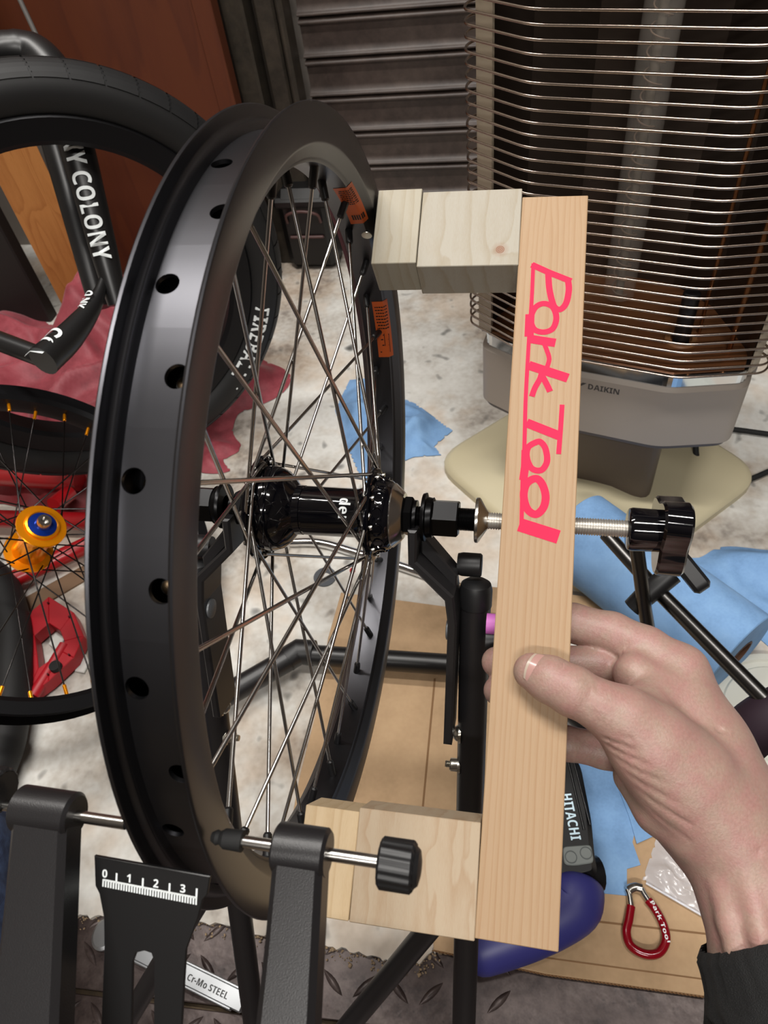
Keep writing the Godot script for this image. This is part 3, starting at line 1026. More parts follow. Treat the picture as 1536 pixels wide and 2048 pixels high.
func caliper(t: Node3D) -> void:
	var paint: StandardMaterial3D = mats["stand_paint"]
	var PY := 0.534
	var PZ := 0.198
	var P := Vector3(0, PY, PZ)
	var xr := [0.01976, 0.02737, 0.03939, 0.05805, 0.07552, 0.08803]
	var xl := [-0.05971, -0.03643]
	for s: int in [1, -1]:
		var x0: float = xr[2] if s > 0 else xl[0]
		var x1: float = xr[3] if s > 0 else xl[1]
		var mid := (x0 + x1) / 2.0
		var a := begin()
		lathe(a, [Vector2(x0, 0.0), Vector2(x0, 0.0072), Vector2(x0 + 0.0008, 0.0082), Vector2(x1 - 0.0012, 0.0082), Vector2(x1, 0.0070), Vector2(x1, 0.0)], P, Vector3.RIGHT, 32)
		# the arm below its boss: a tapering bar that runs forward and down, out of the picture
		var far: Vector3 = Vector3(0.05191, 0.51500, 0.24466) if s > 0 else Vector3(-0.03647, 0.50800, 0.25801)
		var from := P + Vector3(mid, 0, 0)
		var d := (far - from).normalized()
		var nn := Vector3.RIGHT.cross(d).normalized()
		var wx := nn.cross(d).normalized()
		if wx.x < 0:
			wx = -wx
		var hw := (x1 - x0) / 2.0
		var B := Transform3D(Basis(wx, d, wx.cross(d)), from)
		prism(a, [Vector2(-hw * 0.92, 0.0), Vector2(hw * 0.92, 0.0), Vector2(hw * 0.98, 0.03), Vector2(hw * 1.08, 0.075), Vector2(hw * 1.1, 0.13), Vector2(-hw * 1.1, 0.13), Vector2(-hw * 1.08, 0.075), Vector2(-hw * 0.95, 0.03)], -0.0068, 0.0068, B, 0.0022)
		part("caliper_arm", a, paint, t)
		var post := begin()
		var e := from + d * 0.125
		tube(post, [e, Vector3(mid, 0.40, 0.345), Vector3(mid, 0.03, 0.36)], 0.008, 12)
		part("caliper_post", post, paint, t)
		var pin := begin()
		if s > 0:
			lathe(pin, [Vector2(xr[1] - 0.002, 0.0), Vector2(xr[1] - 0.002, 0.0021), Vector2(xr[4] + 0.002, 0.0021), Vector2(xr[4] + 0.002, 0.0)], P, Vector3.RIGHT, 18)
		else:
			lathe(pin, [Vector2(xl[0] - 0.02, 0.0), Vector2(xl[0] - 0.02, 0.0021), Vector2(-0.0168, 0.0021), Vector2(-0.0168, 0.0)], P, Vector3.RIGHT, 18)
		part("feeler_pin", pin, mats["steel"], t, "bright steel feeler pin")
		var tip := begin()
		if s > 0:
			lathe(tip, [Vector2(0.0156, 0.0), Vector2(0.0160, 0.0016), Vector2(0.0178, 0.0026), Vector2(0.0190, 0.0022), Vector2(xr[0] + 0.001, 0.0034), Vector2(xr[1], 0.0036), Vector2(xr[1], 0.0)], P, Vector3.RIGHT, 18)
		else:
			lathe(tip, [Vector2(-0.0176, 0.0), Vector2(-0.0176, 0.0020), Vector2(-0.0168, 0.0020), Vector2(-0.0161, 0.0)], P, Vector3.RIGHT, 18)
		part("rubber_tip", tip, mats["rubber_black"], t)
		var kn := begin()
		var out := []
		for k in 60:
			out.append(Vector2.from_angle(TAU * k / 60.0) * (0.0079 + 0.00035 * cos(TAU * k / 60.0 * 15)))
		if s > 0:
			prism(kn, out, xr[4], xr[5] - 0.0006, Transform3D(axle_frame().basis, P), 0.0009, true)
			lathe(kn, [Vector2(xr[5] - 0.0012, 0.0072), Vector2(xr[5] + 0.0008, 0.0055), Vector2(xr[5] + 0.0014, 0.003), Vector2(xr[5] + 0.0016, 0.0)], P, Vector3.RIGHT, 30)
		else:
			prism(kn, out, xl[0] - 0.022, xl[0] - 0.006, Transform3D(axle_frame().basis, P + Vector3(0, 0.004, -0.004)), 0.0009, true)
		part("knurled_knob", kn, mats["plastic_black"], t)
	# forked ruler plate
	var RB := Transform3D(Basis(Vector3.RIGHT, Vector3(0, 0.65, -0.76), Vector3(0, 0.76, 0.65)), Vector3(-0.03362, 0.51638, 0.20651))
	var poly := [Vector2(0.00000, 0.00000), Vector2(0.00100, -0.01113), Vector2(0.00279, -0.01385), Vector2(0.00508, -0.02231), Vector2(0.00592, -0.03438), Vector2(0.00617, -0.06634), Vector2(0.01846, -0.06392), Vector2(0.01764, -0.03700), Vector2(0.01885, -0.03325), Vector2(0.02199, -0.03196), Vector2(0.02481, -0.03240), Vector2(0.02617, -0.03550), Vector2(0.02739, -0.06217), Vector2(0.03815, -0.06006), Vector2(0.03824, -0.03979), Vector2(0.03843, -0.02874), Vector2(0.04226, -0.01673), Vector2(0.04381, -0.00954), Vector2(0.04544, -0.00746), Vector2(0.04623, -0.00060)]
	var pl := begin()
	prism(pl, poly, -0.0016, 0.0, RB, 0.0003)
	part("ruler_plate", pl, mats["black_paint"], t)
	var plate: Node3D = t.get_node("ruler_plate")
	var sc := begin()
	var o: Vector2 = Vector2(0.00431, -0.00780)
	var e2: Vector2 = Vector2(0.04144, -0.00864)
	var dx := (e2 - o) / 35.0
	for k in 36:
		var q := o + dx * k
		var up := 0.0022
		if k % 10 == 0 or k == 35:
			up = 0.0022
		stroke(sc, [q + Vector2(0, -0.0030), q + Vector2(0, -0.0002)], 0.00062, RB)
		if k == 5 or k == 15 or k == 25 or k == 35:
			stroke(sc, [q + Vector2(0, -0.0003), q + Vector2(0, 0.0030)], 0.0007, RB)
	stroke(sc, [o + Vector2(0, -0.0004), e2 + Vector2(0, -0.0004)], 0.0007, RB)
	part("ruler_scale", sc, mats["white_print"], plate)
	for k in 4:
		var dg := begin()
		var q := o + dx * (k * 10.0) + Vector2(-0.0011 + (0.0006 if k == 0 else 0.0), 0.0019)
		letters(dg, str(k), 0.0030, func(p: Vector3) -> Vector3:
			return RB * Vector3(q.x + p.x, q.y + p.y, 0.0001 + p.z * 0.3))
		part("ruler_digit", dg, mats["white_print"], plate)

# ---------------------------------------------------------------- the wooden gauge
func gauge_frame() -> Transform3D:
	return Transform3D(Basis(Vector3.RIGHT, Vector3(0, sin(GT), -cos(GT)), Vector3(0, cos(GT), sin(GT))), HUB)

func gauge() -> void:
	var t := thing("dishing_gauge", "home-made wooden wheel dishing gauge with pink handwriting, held in a hand", "gauge")
	t.transform = gauge_frame()
	var pine := wood("pine_board", Color(0.645, 0.536, 0.412), Color(0.589, 0.452, 0.316), 101, 15.0, 1.2, Vector2(0.05, 0.42))
	var pale := wood("pine_pale", Color(0.625, 0.601, 0.551), Color(0.564, 0.516, 0.432), 111, 5.0, 0.9, Vector2(0.075, 0.11), Vector3(0.247, 0.526, 0.0026))
	var green := wood("pine_offcut", Color(0.630, 0.603, 0.539), Color(0.570, 0.525, 0.438), 121, 9.0, 0.8, Vector2(0.06, 0.12))
	var bare := wood("pine_bare", Color(0.665, 0.593, 0.499), Color(0.601, 0.494, 0.378), 131, 3.4, 1.6, Vector2(0.062, 0.11))
	var streaky := wood("pine_streaky", Color(0.755, 0.666, 0.533), Color(0.680, 0.570, 0.418), 127, 8.0, 0.8, Vector2(0.06, 0.12))
	var st := begin()
	cbox(st, Vector3(0.0384, 0.4045, 0.030), 0.0004, Transform3D(Basis(), Vector3(0.12390, -0.00375, 0.0012)))
	part("crossbar", st, pine, t, "long pine bar with pink marker handwriting")
	for b in [["block", pale, 0.0440, 0.1046, 0.1512, 0.2038, 0.0168, "upper pale block with a knot", 0.012], ["block", green, 0.0157, 0.0434, 0.1532, 0.2056, 0.0172, "upper greenish end block", 0.014], ["block", bare, 0.0441, 0.1045, -0.2076, -0.1556, 0.0166, "lower block with curving grain", 0.012], ["block", streaky, 0.0160, 0.0440, -0.2078, -0.1580, 0.0164, "lower streaky end block", 0.0]]:
		var s := begin()
		cbox(s, Vector3(b[3] - b[2], b[5] - b[4], 0.0302), 0.0004, Transform3D(Basis(Vector3(0, 0, 1), b[8]), Vector3((b[2] + b[3]) / 2.0, (b[4] + b[5]) / 2.0, b[6] - 0.0151)))
		part("block", s, b[1], t, b[7])
	# handwriting with a broad pink marker
	var ink := mat("pink_ink", Color(0.92, 0.16, 0.31), 0.7, 0.0, 0.3)
	var front := Transform3D(Basis(), Vector3(0, 0, 0.0162))
	var pen := begin()
	stroke(pen, smooth_path([Vector2(0.11343, 0.15287), Vector2(0.11373, 0.12973), Vector2(0.11351, 0.10972), Vector2(0.11351, 0.08604), Vector2(0.11368, 0.06434), Vector2(0.11434, 0.04322), Vector2(0.11474, 0.02262), Vector2(0.11510, 0.00503)], 4), 0.0022, front)
	stroke(pen, [Vector2(0.11407, 0.03703), Vector2(0.11466, 0.01533), Vector2(0.11531, -0.00516)], 0.0022, front, false, 0.00013)
	stroke(pen, [Vector2(0.11258, 0.15199), Vector2(0.12332, 0.14644), Vector2(0.13540, 0.14097)], 0.0038, front, false, 0.00014)
	stroke(pen, smooth_path([Vector2(0.13361, 0.14185), Vector2(0.13436, 0.13548), Vector2(0.13320, 0.12688), Vector2(0.13013, 0.12287), Vector2(0.12683, 0.12429), Vector2(0.12483, 0.12973), Vector2(0.12325, 0.13696), Vector2(0.12234, 0.14572)], 5), 0.0036, front, false, 0.00015)
	stroke(pen, smooth_path([Vector2(0.12045, 0.12656), Vector2(0.11581, 0.12368), Vector2(0.11389, 0.11681), Vector2(0.11598, 0.11031), Vector2(0.12132, 0.10839), Vector2(0.12643, 0.11069), Vector2(0.12812, 0.11747), Vector2(0.12583, 0.12429)], 6, true), 0.0034, front, true, 0.00016)
	stroke(pen, [Vector2(0.11324, 0.11966), Vector2(0.11348, 0.10549)], 0.0052, front, false, 0.00017)
	stroke(pen, [Vector2(0.11405, 0.10409), Vector2(0.12159, 0.10279), Vector2(0.12831, 0.10176)], 0.0052, front, false, 0.00018)
	stroke(pen, smooth_path([Vector2(0.12189, 0.10168), Vector2(0.12370, 0.09726), Vector2(0.12531, 0.09176), Vector2(0.12434, 0.08626)], 4), 0.0026, front, false, 0.00019)
	stroke(pen, [Vector2(0.11416, 0.08770), Vector2(0.12618, 0.08357), Vector2(0.13604, 0.08026)], 0.0054, front, false, 0.00020)
	stroke(pen, smooth_path([Vector2(0.11688, 0.06873), Vector2(0.11832, 0.07389), Vector2(0.12075, 0.07936), Vector2(0.12175, 0.08402)], 4), 0.0032, front, false, 0.00021)
	stroke(pen, smooth_path([Vector2(0.12670, 0.07195), Vector2(0.12455, 0.07648), Vector2(0.12134, 0.08237)], 4), 0.0034, front, false, 0.00022)
	stroke(pen, [Vector2(0.11490, 0.05295), Vector2(0.12414, 0.04934), Vector2(0.13337, 0.04579)], 0.0052, front, false, 0.00020)
	stroke(pen, smooth_path([Vector2(0.13355, 0.06428), Vector2(0.13335, 0.05177), Vector2(0.13286, 0.03546)], 4), 0.0026, front, false, 0.00022)
	stroke(pen, smooth_path([Vector2(0.12090, 0.04192), Vector2(0.11651, 0.03863), Vector2(0.11611, 0.03267), Vector2(0.11905, 0.02665), Vector2(0.12407, 0.02587), Vector2(0.12691, 0.03085), Vector2(0.12587, 0.03799), Vector2(0.12330, 0.04176)], 6, true), 0.0034, front, true, 0.00016)
	stroke(pen, smooth_path([Vector2(0.12147, 0.02099), Vector2(0.11689, 0.01797), Vector2(0.11560, 0.01111), Vector2(0.11788, 0.00375), Vector2(0.12247, 0.00105), Vector2(0.12625, 0.00498), Vector2(0.12711, 0.01149), Vector2(0.12492, 0.01813)], 6, true), 0.0042, front, true, 0.00017)
	stroke(pen, [Vector2(0.11556, 0.02936), Vector2(0.11489, 0.01977)], 0.0044, front, false, 0.00018)
	stroke(pen, [Vector2(0.11414, -0.00511), Vector2(0.12455, -0.00789), Vector2(0.13482, -0.01063)], 0.0074, front, false, 0.00019)
	part("handwriting", pen, ink, t.get_node("crossbar"), "pink marker handwriting reading Park Tool")
	# threaded rod with its pressure disc and knob
	var rod := begin()
	threads(rod, 0.0925, 0.1735, 0.0049, 0.0007, 0.0014)
	var rm := mat("thread_zinc", Color(0.80, 0.79, 0.77), 0.36, 0.85)
	part("threaded_rod", rod, rm, t, "zinc plated threaded rod")
	var disc := begin()
	lathe(disc, [Vector2(0.0898, 0.0), Vector2(0.0898, 0.0124), Vector2(0.0902, 0.0128), Vector2(0.0916, 0.0128), Vector2(0.0924, 0.0120), Vector2(0.0958, 0.0062), Vector2(0.0972, 0.0044), Vector2(0.0982, 0.0038), Vector2(0.0982, 0.0)], Vector3.ZERO, Vector3.RIGHT, 40)
	part("pressure_disc", disc, mats["steel"], t, "shiny conical steel disc")
	var kn := begin()
	lathe(kn, [Vector2(0.1715, 0.0), Vector2(0.1715, 0.0098), Vector2(0.1722, 0.0112), Vector2(0.1740, 0.0118), Vector2(0.1880, 0.0114), Vector2(0.1895, 0.0114)], Vector3.ZERO, Vector3.RIGHT, 36)
	var lobe := []
	for k in 72:
		var a := TAU * k / 72.0
		lobe.append(Vector2.from_angle(a + 0.95) * (0.0202 + 0.0040 * cos(a * 3.0)))
	prism(kn, lobe, 0.1868, 0.2012, axle_frame(), 0.0013, true)
	part("clamping_knob", kn, mats["gloss_black"], t, "glossy black three lobed knob")
# ---------------------------------------------------------------- the photographer: hand, forearm, sleeve, trouser leg
# Joints in the gauge's own frame (across, along, out), in millimetres, with radii.
var bones := []        # [a, b, ra, rb, finger (-1: body)]

func bone(a: Array, b: Array, finger := -1) -> void:
	bones.append([Vector3(a[0], a[1], a[2]), Vector3(b[0], b[1], b[2]), a[3], b[3], finger])

func chain(pts: Array, finger := -1) -> void:
	for i in pts.size() - 1:
		bone(pts[i], pts[i + 1], finger)

func capsule(p: Vector3, b: Array) -> float:
	var ab: Vector3 = b[1] - b[0]
	var ap: Vector3 = p - b[0]
	var t := clampf(ap.dot(ab) / maxf(ab.length_squared(), 1e-6), 0.0, 1.0)
	return (ap - ab * t).length() - lerpf(b[2], b[3], t)

func smin(a: float, b: float, k: float) -> float:
	var h := maxf(k - absf(a - b), 0.0) / k
	return minf(a, b) - h * h * k * 0.25

func field(p: Vector3, near: Array) -> float:
	var body := 1e3
	var f := [1e3, 1e3, 1e3, 1e3, 1e3, 1e3]
	for i in near:
		var b: Array = bones[i]
		var d := capsule(p, b)
		if b[4] < 0:
			body = smin(body, d, 10.0)
		else:
			f[b[4]] = smin(f[b[4]], d, 3.0)
	var fingers := 1e3
	for k in range(1, 5):
		fingers = smin(fingers, f[k], 1.2)
	var r := smin(smin(smin(body, f[5], 3.5), fingers, 6.0), f[0], 8.0)
	# creases of the skin where the thumb bends and at the root of the palm
	for c in creases:
		var d := capsule(p, c)
		if d < 2.2:
			r += c[5] * pow(1.0 - clampf(d, 0.0, 2.2) / 2.2, 2.0)
	return r

var creases := []

func hand_mesh() -> ArrayMesh:
	var cell := 1.5
	var lo := Vector3(88, -262, -52)
	var hi := Vector3(292, -32, 62)
	var N := Vector3i(((hi - lo) / cell).ceil()) + Vector3i.ONE
	var blk := 6
	var nb := Vector3i(N.x / blk + 1, N.y / blk + 1, N.z / blk + 1)
	var val := PackedFloat32Array()
	val.resize(N.x * N.y * N.z)
	val.fill(99.0)
	var lists := {}
	var half := cell * blk * 0.5
	for bx in nb.x:
		for by in nb.y:
			for bz in nb.z:
				var c := lo + (Vector3(bx, by, bz) * blk + Vector3.ONE * blk * 0.5) * cell
				var near := []
				var best := 1e3
				for i in bones.size():
					var d := capsule(c, bones[i])
					best = minf(best, d)
					if d < half * 1.75 + 14.0:
						near.append(i)
				if best > half * 1.75 + 3.0 or best < -half * 1.75 - 14.0:
					if best < 0:
						for x in blk:
							for y in blk:
								for z in blk:
									var q := Vector3i(bx * blk + x, by * blk + y, bz * blk + z)
									if q.x < N.x and q.y < N.y and q.z < N.z:
										val[(q.x * N.y + q.y) * N.z + q.z] = -9.0
					continue
				lists[Vector3i(bx, by, bz)] = near
				for x in blk:
					for y in blk:
						for z in blk:
							var q := Vector3i(bx * blk + x, by * blk + y, bz * blk + z)
							if q.x < N.x and q.y < N.y and q.z < N.z:
								val[(q.x * N.y + q.y) * N.z + q.z] = field(lo + Vector3(q) * cell, near)
	# surface nets
	var verts := PackedVector3Array()
	var id := {}
	var sy := N.z
	var sx := N.y * N.z
	var corner := [0, 1, sy, sy + 1, sx, sx + 1, sx + sy, sx + sy + 1]
	var cpos := [Vector3(0, 0, 0), Vector3(0, 0, 1), Vector3(0, 1, 0), Vector3(0, 1, 1), Vector3(1, 0, 0), Vector3(1, 0, 1), Vector3(1, 1, 0), Vector3(1, 1, 1)]
	var edges := []
	for a in 8:
		for b in range(a + 1, 8):
			if (cpos[a] - cpos[b]).length_squared() < 1.5:
				edges.append([a, b])
	for x in N.x - 1:
		for y in N.y - 1:
			var row := (x * N.y + y) * N.z
			for z in N.z - 1:
				var i := row + z
				var v0 := val[i]
				if v0 > 20.0 or v0 < -8.9:
					continue
				var inside := 0
				for k in corner:
					if val[i + k] < 0:
						inside += 1
				if inside == 0 or inside == 8:
					continue
				var s := Vector3.ZERO
				var n := 0
				for e in edges:
					var a := val[i + corner[e[0]]]
					var b := val[i + corner[e[1]]]
					if (a < 0) != (b < 0):
						s += cpos[e[0]].lerp(cpos[e[1]], a / (a - b))
						n += 1
				id[i] = verts.size()
				verts.append((lo + (Vector3(x, y, z) + s / n) * cell) / 1000.0)
	var st := SurfaceTool.new()
	st.begin(Mesh.PRIMITIVE_TRIANGLES)
	st.set_smooth_group(1)
	for v in verts:
		st.add_vertex(v)
	var put := func(a: int, b: int, c: int, d: int, flip: bool) -> void:
		var q := [a, b, c, d]
		if flip:
			q.reverse()
		for t in [q[0], q[2], q[1], q[0], q[3], q[2]]:
			st.add_index(t)
	for i in id:
		var v0 := val[i]
		for ax in [[1, sy, sx], [sy, sx, 1], [sx, 1, sy]]:      # edge along ax[0], around it ax[1] and ax[2]
			var v1 := val[i + ax[0]]
			if (v0 < 0) == (v1 < 0):
				continue
			var q1: int = i - ax[1]
			var q2: int = i - ax[1] - ax[2]
			var q3: int = i - ax[2]
			if id.has(q1) and id.has(q2) and id.has(q3):
				put.call(id[i], id[q1], id[q2], id[q3], v0 > 0)
	st.generate_normals()
	return st.commit()

func person() -> void:
	var t := thing("person", "person's right hand gripping the wooden gauge, black sleeve cuff and blue denim knee", "person")
	t.transform = gauge_frame()
	# thumb, laid along the front of the crossbar
	chain([[124.5, -81.5, 25.6, 9.2], [133, -84.5, 27.6, 11.2], [144, -89, 28.6, 11.9], [156, -94, 27.5, 11.6], [168, -99, 24.5, 13.5]], 0)
	# fingers behind the bar
	chain([[203, -72, -18, 13.5], [186, -61.5, -22, 12.2], [168, -54, -25, 11.4], [147, -50, -25.2, 10.6], [130, -52, -24.4, 9.2]], 1)
	chain([[210, -92, -27, 12.5], [186, -76, -31, 10.4], [162, -71.5, -28, 10.0], [132, -73.5, -24.4, 9.4], [106.2, -76, -23.6, 8.8]], 2)
	chain([[212, -108, -30, 12], [186, -95, -34, 10], [160, -89, -29, 9.6], [132, -90, -24.4, 9.0], [108.2, -91.5, -23.2, 8.6]], 3)
	chain([[206, -122, -26, 12], [186, -119, -30, 10.5], [166, -117, -28, 9.6], [146, -115.5, -24.5, 9.0], [131, -113, -23.6, 8.0]], 4)
	# ball of the thumb, heel of the hand, palm and the bones of its back
	chain([[168, -99, 23, 13.5], [182, -110, 17, 19], [198, -124, 9, 23], [216, -142, 4, 23], [230, -160, 2, 23]])
	chain([[186, -121, -16, 13], [196, -134, -10, 17], [212, -147, -6, 18], [228, -164, -4, 21]])
	chain([[203, -72, -18, 13.5], [217, -106, -13, 16.5], [231, -140, -8, 20]])
	chain([[210, -92, -26, 12.5], [222, -116, -20, 15], [234, -142, -12, 19]])
	chain([[212, -108, -28, 12], [224, -128, -20, 15], [234, -146, -12, 19]])
	chain([[206, -122, -24, 12], [218, -138, -18, 14], [230, -154, -10, 19]])
	chain([[186, -92, 4, 8], [202, -90, -8, 12], [214, -112, -6, 16], [222, -130, -2, 18]])
	chain([[172, -97, 14, 9], [188, -84, -6, 8], [200, -80, -14, 10]])
	# wrist and forearm
	chain([[231, -156, -3, 23], [237, -176, -1, 23], [243, -205, 3, 26], [252, -250, 10, 30]])
	chain([[226, -156, 4, 20], [231, -176, 6, 20], [236, -205, 9, 22], [243, -250, 14, 26]])
	# tendons on the inside of the wrist, the heel of the hand, the pad at the root of the index finger
	chain([[211, -157, 14, 3.5], [216, -182, 21, 5.5], [222, -212, 26, 5]], 5)
	chain([[221, -155, 21, 3.5], [226, -182, 28, 5.5], [232, -212, 33, 5]], 5)
	chain([[178, -127, -6, 10], [190, -139, 3, 13.5], [203, -150, 8, 11], [210, -155, 8, 7]], 5)
	chain([[179, -76, -11, 11.5], [190, -80, -8, 9]], 5)
	# wrinkles: [from, to, depth]; each runs over the skin, the field is only dented where it passes close under the surface
	for c in [[[149, -78, 39], [152.5, -99, 38.5], 0.9], [[153, -79, 38.5], [156.5, -101, 37], 0.9], [[157, -81, 37], [160, -103, 35], 0.6], [[146, -77, 39.5], [148.5, -97, 39.8], 0.5], [[159, -108, 31], [172, -113, 36.5], 1.5], [[160, -112, 29], [178, -119, 36.5], 1.3], [[162, -117, 28], [186, -126, 35.5], 1.1], [[164, -122, 27], [192, -134, 32], 1.0], [[167, -128, 25], [198, -142, 28], 1.1], [[160, -105, 34], [170, -107.5, 37], 1.0], [[171, -134, 21], [198, -150, 23], 1.0], [[205, -150, 20], [226, -150, 27], 1.6], [[204, -155, 18], [224, -157, 26], 1.2], [[174, -59, -14], [178, -72, -12], 0.9], [[170, -57, -14], [172, -68, -13], 0.7]]:
		creases.append([Vector3(c[0][0], c[0][1], c[0][2]), Vector3(c[1][0], c[1][1], c[1][2]), 0.1, 0.1, -1, c[2]])
	var skin := mat("skin", Color.WHITE, 0.5)
	var px := 384
	var a := noise_bytes(201, 0.012, px, px, 4)
	var d := noise_bytes(202, 0.07, px, px, 3)
	var b := PackedByteArray()
	b.resize(px * px * 3)
	for i in px * px:
		var k := a[i] / 255.0
		var f := (d[i] / 255.0 - 0.5) * 0.05
		var c := Color(0.611, 0.509, 0.458).lerp(Color(0.620, 0.473, 0.443), clampf(k * 1.6 - 0.3, 0.0, 1.0))
		b[i * 3] = int(clampf(c.r + f, 0, 1) * 255)
		b[i * 3 + 1] = int(clampf(c.g + f, 0, 1) * 255)
		b[i * 3 + 2] = int(clampf(c.b + f, 0, 1) * 255)
	skin.albedo_texture = picture(px, px, b)
	triplanar(skin, Vector3.ONE / 0.06)
	bumpy(skin, 203, 0.12, 0.01, 384)
	skin.subsurf_scatter_enabled = true
	skin.subsurf_scatter_strength = 0.12
	part("hand", hand_mesh(), skin, t, "right hand and wrist, thumb in front")
	thumb_nail(t)
	sleeve(t)
	trouser(t)

func thumb_nail(t: Node3D) -> void:
	# a curved plate on the back of the thumb's end joint
	var A := Vector3(124.2, -80.9, 25.6)
	var Bq := Vector3(140.5, -87.0, 28.2)
	var along := (Bq - A).normalized()
	var out := Vector3(-0.10, 0.22, 0.97)
	out = (out - along * out.dot(along)).normalized()
	var side := out.cross(along)
	var st := begin()
	st.set_smooth_group(1)
	var n := 14
	var P := func(i: int, j: int, lift: float) -> Vector3:
		var u := float(i) / n              # from the free edge back to the root
		var v := float(j) / n * 2.0 - 1.0
		var w := 8.4 * (1.0 - 0.16 * pow(absf(u * 2.0 - 1.0), 3.0))
		var ang := v * w / 9.6
		var r := lerpf(9.4, 11.5, u) + 0.35 + lift
		var end := 1.0 - 0.22 * v * v * (1.0 if u > 0.5 else 0.6)
		var q := A + along * (0.6 + (u - 0.5) * 17.5 * end + 6.2)
		return (q + out * cos(ang) * r + side * sin(ang) * r) / 1000.0
	for i in n:
		for j in n:
			quad(st, P.call(i, j, 0.0), P.call(i + 1, j, 0.0), P.call(i + 1, j + 1, 0.0), P.call(i, j + 1, 0.0))
	var nail := mat("nail", Color(0.68, 0.53, 0.50), 0.22)
	part("thumb_nail", st, nail, t, "thumb nail with a pale free edge")
	var ed := begin()
	ed.set_smooth_group(1)
	for j in n:
		quad(ed, P.call(0, j, 0.12), P.call(1, j, 0.12), P.call(1, j + 1, 0.12), P.call(0, j + 1, 0.12))
	part("nail_edge", ed, mat("nail_edge", Color(0.68, 0.62, 0.56), 0.3), t.get_node("thumb_nail"))

func sleeve(t: Node3D) -> void:
	var cloth: StandardMaterial3D = mat("sleeve_black", Color(0.02, 0.021, 0.025), 0.8)
	bumpy(cloth, 211, 0.2, 0.05)
	triplanar(cloth, Vector3.ONE / 0.03)
	cloth.rim_enabled = true
	cloth.rim = 0.15
	var nz := noise(212, 0.05, 3)
	var st := begin()
	st.set_smooth_group(1)
	var o := Vector3(239, -184, 4)
	var ax := Vector3(27, -56, 11).normalized()
	var B := frame_to(ax)
	var P := func(i: int, j: int) -> Vector3:
		var s := float(i) / 26.0
		var a := TAU * (j % 72) / 72.0
		var dir := B.x * cos(a) + B.z * sin(a)
		var r := 37.5 + 12.0 * smoothstep(0.05, 0.6, s) + 8.0 * s
		r += 1.1 * cos(a * 30.0) * (1.0 - smoothstep(0.12, 0.3, s))                    # gathers of the elastic hem
		r += 3.2 * sin(s * 34.0 + nz.get_noise_2d(cos(a) * 30.0, sin(a) * 30.0) * 5.0) * smoothstep(0.15, 0.4, s)
		if i == 0:
			r -= 3.0
		return (o + ax * (s * 85.0) + dir * r) / 1000.0
	for i in 26:
		for j in 72:
			quad(st, P.call(i, j), P.call(i + 1, j), P.call(i + 1, j + 1), P.call(i, j + 1))
	part("sleeve", st, cloth, t, "black gathered jacket cuff")

func trouser(t: Node3D) -> void:
	var px := 256
	var a := noise_bytes(221, 0.02, px, px, 4)
	var b := PackedByteArray()
	b.resize(px * px * 3)
	for y in px:
		for x in px:
			var i := y * px + x
			var twill := 0.5 + 0.5 * sin((x + y) * TAU / 8.0)
			var c := Color(0.082, 0.119, 0.214).lerp(Color(0.254, 0.328, 0.459), clampf(a[i] / 255.0 * 0.8 + twill * 0.35 - 0.15, 0, 1))
			b[i * 3] = int(c.r * 255)
			b[i * 3 + 1] = int(c.g * 255)
			b[i * 3 + 2] = int(c.b * 255)
	var denim := mat("denim", Color.WHITE, 0.9)
	denim.albedo_texture = picture(px, px, b)
	triplanar(denim, Vector3.ONE / 0.06)
	var inv := t.transform.affine_inverse()
	var path := [inv * Vector3(-0.38169, 0.23213, 0.09291), inv * Vector3(-0.31829, 0.24968, 0.14844), inv * Vector3(-0.28966, 0.24984, 0.18754), inv * Vector3(-0.26670, 0.24939, 0.22910), inv * Vector3(-0.25192, 0.25363, 0.28345)]
	var st := begin()
	var sm := smooth_path(path, 7)
	var r := []
	var nz := noise(222, 4.0, 2)
	for i in sm.size():
		r.append(0.052 + 0.004 * nz.get_noise_1d(i * 0.08))
	tube(st, sm, r, 28)
	part("trouser_leg", st, denim, t, "faded blue denim over a bent knee")
